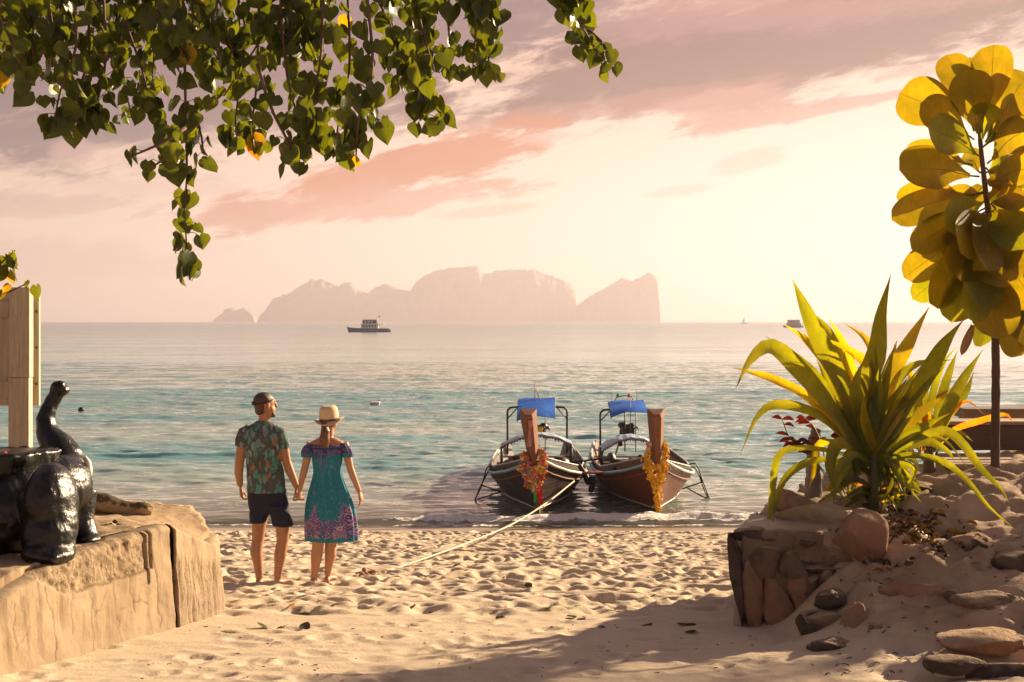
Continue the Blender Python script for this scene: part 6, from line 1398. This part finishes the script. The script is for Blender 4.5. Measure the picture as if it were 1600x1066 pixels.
# ropes and fenders between the boats
def tube_thing(name, pts, r, m, label, cat, n=24, k=7, group=None):
    mb = MB(); mb.tube(spline(pts, n), r, k); return tag(mb.build(name, m, smooth=True), label, cat, group)
BLK = mat('black_rubber', (.012, .012, .013), .6); ORO = mat('orange_rope', (.42, .12, .07), .85); ROPE_W = mat('rope_white', fn=lambda t, pos, obj: dict(col=t.mix(t.noise(pos, 30, 3), (.46, .40, .32), (.60, .53, .43)), rough=.85, normal=t.bump(t.noise(t.scale(pos, (1, 1, 3)), 60, 2), .5, .01)))
tube_thing('fender', [W(905, 727, 31.6), W(914, 742, 31.5), W(918, 752, 31.5), W(920, 757, 31.5)], [.05+.02*math.sin(PI*i/23) for i in range(24)], BLK, 'black rubber fender hanging between the boats beside the left hull', 'fender')
tube_thing('fender', [W(924, 744, 31.5), W(926, 753, 31.5), W(924, 764, 31.5), W(922, 769, 31.5)], [.05+.02*math.sin(PI*i/23) for i in range(24)], BLK, 'lower black rubber fender hanging between the boats near the right hull', 'fender')
tube_thing('mooring_rope', [W(900, 737, 31.6), W(920, 739, 31.4), W(948, 738, 31.6)], .028, ORO, 'orange rope tying the two longtail boats together', 'rope')
tube_thing('mooring_rope', [W(893, 697, 34), W(903, 712, 33.2), W(916, 722, 33), W(936, 718, 34)], .012, PIPE, 'thin dark rope sagging between the roofs of the two boats', 'rope')
tube_thing('mooring_rope', [W(893, 722, 33), W(916, 720, 33), W(938, 716, 33)], .022, BLK, 'dark rope above the orange rope between the two boats', 'rope')
kx = W(600, 892, 14.6); zz = gz(kx.x, 14.6); kx.z = zz+.02
E_ = W(897, 752, 30.9)
pts = [E_, E_.lerp(kx, .25)+Vector((0, 0, -.15)), E_.lerp(kx, .5)+Vector((0, 0, -.21)), E_.lerp(kx, .75)+Vector((0, 0, -.13)), kx]
tube_thing('mooring_rope', pts, [.016-.006*i/59 for i in range(60)], ROPE_W, 'long white rope running from the left boat down to the sand', 'rope', 60)
def on_sand(px, y, up=.015): x = (px-800)/F*y; return Vector((x, y, gz(x, y)+up))
kb = MB(); rp = random.Random(4)
P = [on_sand(602, 14.58, .02), on_sand(592, 14.45), on_sand(585, 14.35, .03), on_sand(578, 14.4), on_sand(570, 14.2, .03), on_sand(575, 14.05), on_sand(562, 14.0, .02), on_sand(552, 13.85, .01), on_sand(542, 13.8, .008)]
kb.tube(spline(P, 50), [.024+.008*math.sin(i*1.1) for i in range(50)], 7); P = [on_sand(590, 14.45, .03), on_sand(574, 14.5, .04), on_sand(566, 14.3, .03), on_sand(572, 14.1, .04)]; kb.tube(spline(P, 24), .022, 7)
me = fuse(kb, .011, 1, 'rope_knot'); displace(me, .006, 40, 3, 2); o_ = on_sand(572, 14.2); recenter(me, o_); tag(link('rope_knot', me, mat('old_rope', (.24, .14, .08), .95), None, True, o_), 'brown knotted end of the white rope lying on the sand beside the woman', 'rope')

# ------------------------------------------------------------ far boats and buoys
def far_boat():
    Y = 523; k = Y/F; c = W(575, 519, Y); c.z = 0; root = empty('tour_boat', c, 'blue and white double decked tour boat far out below the island', 'boat')
    X = lambda px: (px-800)*k
    Z = lambda py: max(0, (519-py))*k
    hb = mat('far_hull_blue', (.045, .12, .20), .5); hw = mat('far_white', (.55, .55, .55), .5); dk = mat('far_dark', (.04, .02, .025), .6)
    mb = MB(); R_ = []
    for x, top, b in ((541.5, 510.6, .05), (545, 511.4, .9), (552, 512.4, 1.7), (565, 513, 2.1), (590, 513.6, 2.1), (606, 514, 1.8), (611, 515.5, 1.4)):
        zt = Z(top); R_.append([Vector((X(x)+(0 if x > 543 else 0), Y-b, zt)), Vector((X(x)+(.8 if x < 546 else 0), Y-b*.7, -.3)), Vector((X(x)+(.8 if x < 546 else 0), Y+b*.7, -.3)), Vector((X(x), Y+b, zt))])
    mb.rings(R_); mb.build('hull', hb, root)
    def bx(x0, x1, y0, y1, hy, name, m): mb = MB(); mb.box(((X(x0)+X(x1))/2, Y, (Z(y0)+Z(y1))/2), (X(x1)-X(x0), 2*hy, Z(y0)-Z(y1))); return mb.build(name, m, root)
    bx(565, 591, 507, 513.4, 1.6, 'cabin', hw); bx(567, 589, 500.6, 505.6, 1.3, 'wheelhouse', dk); bx(565, 592, 505.7, 506.9, 1.8, 'upper_deck', hw); bx(568, 590.5, 499.2, 500.5, 1.6, 'roof', hw); bx(591.2, 600, 506.2, 507, 1.6, 'awning', hw)
    for x in (568, 572.5, 577, 581.5, 586): w = MB(); w.box((X(x+1), Y-1.62, Z(509.3)), (.55, .06, .8)); w.build('window', dk, root)
    for x in (570.5, 576, 581): w = MB(); w.box((X(x+1), Y-1.33, Z(503)), (.75, .06, .5)); w.build('window', hw, root)
    for x in (594, 599.5): w = MB(); w.tube([(X(x), Y-1.4, Z(513.5)), (X(x), Y-1.4, Z(506.9))], .08, 6); w.build('post', hw, root)
    w = MB(); w.tube([(X(591), Y, Z(506)), (X(592.2), Y, Z(494))], .07, 6); w.build('mast', hw, root); w = MB(); w.box((X(592.6), Y, Z(494.6)), (.8, .05, .35)); w.build('flag', dk, root)
    w = MB(); w.tube([(X(542), Y-.1, Z(511)), (X(539.5), Y-.1, Z(508.5))], .08, 6); w.build('bowsprit', hw, root)
    for i in range(9): w = MB(); w.tube([(X(590+i*2.2), Y-1.7, Z(515)), (X(590+i*2.2), Y-1.7, Z(512.4))], .14, 6); w.build('passenger_post', dk, root)
    Y2 = 900; k2 = Y2/F; c2 = W(1242, 512, Y2); c2.z = 0; r2 = empty('tour_boat', c2, 'hazy brown excursion boat far out beyond the tip of the spiky plant', 'boat'); m2 = mat('far_brown', (.22, .17, .15), .7)
    X2 = lambda px: (px-800)*k2
    mb = MB(); mb.rings([[Vector((X2(x), Y2-b, t)), Vector((X2(x), Y2-b*.6, -.3)), Vector((X2(x), Y2+b*.6, -.3)), Vector((X2(x), Y2+b, t))] for x, b, t in ((1224, .1, 1.6), (1228, 1.4, 1.2), (1240, 2, 1), (1254, 1.8, 1.1))]); mb.build('hull', m2, r2)
    for x0, x1, z0, z1, nm in ((1229, 1251, 1.0, 2.7, 'cabin'), (1231, 1249, 2.75, 4.6, 'upper_cabin'), (1230, 1250, 4.65, 4.9, 'roof')): mb = MB(); mb.box(((X2(x0)+X2(x1))/2, Y2, (z0+z1)/2), (X2(x1)-X2(x0), 3, z1-z0)); mb.build(nm, m2, r2)
    for x in (1237, 1246): mb = MB(); mb.tube([(X2(x), Y2, 4.9), (X2(x), Y2, 6.6)], .12, 5); mb.build('mast', m2, r2)
    Y3 = 2100; k3 = Y3/F; c3 = W(1163, 502, Y3); c3.z = 0; r3 = empty('sailing_boat', c3, 'tiny pale sailing boat on the horizon right of the island', 'boat'); pale = mat('far_sail', (.6, .56, .5), .7)
    mb = MB(); mb.box((c3.x, Y3, .6), (9, 2.5, 1.4)); mb.build('hull', pale, r3); mb = MB(); mb.tube([(c3.x, Y3, 1), (c3.x+.5, Y3, 11)], .2, 5); mb.build('mast', pale, r3)
    mb = MB(); mb.prism([(c3.x-.3, Y3, 2), (c3.x-3.5, Y3, 2.2), (c3.x+.2, Y3, 10)], (0, .15, 0)); mb.build('sail', pale, r3)
    b = W(127, 642, 63.5); mb = MB(); mb.ell(Vector((b.x, 63.5, .05)), (.14, .14, .12)); tag(mb.build('buoy', BLK, smooth=True), 'small dark buoy floating right of the statue trunk', 'buoy')
    b = W(586, 633, 68); mb = MB(); mb.rings([[Vector((b.x+sx*w_, 68+sy*.25, z)) for sx, sy in ((-1, -1), (1, -1), (1, 1), (-1, 1))] for w_, z in ((.18, -.05), (.24, .10), (.22, .14))]); tag(mb.build('float', mat('float_pale', (.45, .42, .4), .6), smooth=False), 'small pale float drifting on the water right of the woman', 'float')
far_boat()

# ------------------------------------------------------------ leaf litter on the sand
DRY = [mat('litter_brown', fn=m_leaf((.10, .05, .02), (.16, .085, .03)), trans=.1), mat('litter_dark', fn=m_leaf((.035, .028, .012), (.06, .045, .02)), trans=.1), mat('litter_yellow', fn=m_leaf((.42, .20, .02), (.50, .27, .03)), trans=.15), mat('litter_green', fn=m_leaf((.05, .07, .015), (.08, .10, .02)), trans=.1)]
def litter(px, py, size, k, label, seed):
    y = 12.0
    for _ in range(30): x = (px-800)/F*y; y += .6*((CAMZ-gz(x, y))/((py-502)/F)-y)
    x = (px-800)/F*y; rr = random.Random(seed); mb = MB(); rows = []
    for i in range(7):
        u = i/6; w = .42*math.sin(PI*min(1, u*.93+.05))**.8
        rows.append([Vector(((u-.5), w*c, .22*abs(c)*w+.28*(u-.45)**2*rr.uniform(.6, 1.4)+.03*math.sin(5*u+c*2))) for c in (-1, -.5, 0, .5, 1)])
    mb.grid(rows); R = Matrix.Rotation(rr.uniform(0, 6.28), 4, 'Z') @ Matrix.Rotation(rr.uniform(-.5, .5), 4, 'X') @ Matrix.Rotation(rr.uniform(-.4, .3), 4, 'Y')
    me = mb.mesh('fallen_leaf'); me.transform(Matrix.Diagonal((size, size*.85, size, 1))); me.transform(R); lo = min(v.co.z for v in me.vertices); me.transform(Matrix.Translation((0, 0, -lo-.008)))
    return tag(link('fallen_leaf', me, DRY[k], None, True, Vector((x, y, gz(x, y)))), label, 'leaf', 'fallen leaves on the sand')
for i, a in enumerate(((457, 947, .10, 2, 'bright orange yellow fallen leaf on the sand below the feet of the man'), (472, 957, .11, 1, 'dark curled leaf just right of the orange yellow leaf'), (410, 982, .12, 3, 'greenish crumpled leaf left of another dark leaf near the end of the plaster wall'),
    (442, 982, .12, 1, 'dark leaf standing on edge below the orange yellow leaf'), (476, 982, .10, 1, 'thin dark leaf right of the two leaves near the plaster wall'), (360, 987, .13, 3, 'green leaf scrap at the foot of the plaster wall corner'), (643, 952, .12, 0, 'brown leaf left of a dark leaf in the middle of the beach'),
    (676, 962, .10, 1, 'dark green leaf right of a brown leaf in the middle of the beach'), (714, 886, .12, 1, 'dark leaf standing upright on the sand below the white rope'), (783, 966, .08, 0, 'small brown leaf on the sand straight below the left boat'), (826, 915, .09, 1, 'small black leaf on the beach below the left boat'),
    (862, 951, .15, 3, 'large greenish leaf cluster on the sand between the boats and the viewer'), (892, 965, .13, 1, 'dark leaf just right of the large greenish leaf'), (914, 967, .08, 0, 'small leaf scrap at the far right of the dark leaf'), (1011, 977, .09, 0, 'upright brown leaf on the sand below the right boat'),
    (940, 982, .09, 1, 'flat dark leaf on the smooth sand near the shadow edge'), (1073, 976, .14, 1, 'dark wrinkled leaf left of the stone wall foot'), (1080, 988, .12, 3, 'greenish leaf lying on the shadow edge left of the stone wall'), (1064, 950, .08, 0, 'small brown leaf on the beach left of the stone wall'), (1132, 938, .09, 0, 'small leaf touching the left side of the stone wall'),
    (1017, 935, .11, 3, 'green brown leaf on the churned sand below the right boat'), (925, 947, .08, 0, 'pale brown leaf right of the large greenish leaf on higher sand'), (522, 946, .09, 0, 'faint brown leaf on the sand below the feet of the woman'), (560, 948, .07, 1, 'tiny dark leaf right of the faint brown leaf'), (786, 904, .08, 0, 'small brown scrap of leaf below the lower end of the left boat garland'))):
    litter(*a, 100+i)
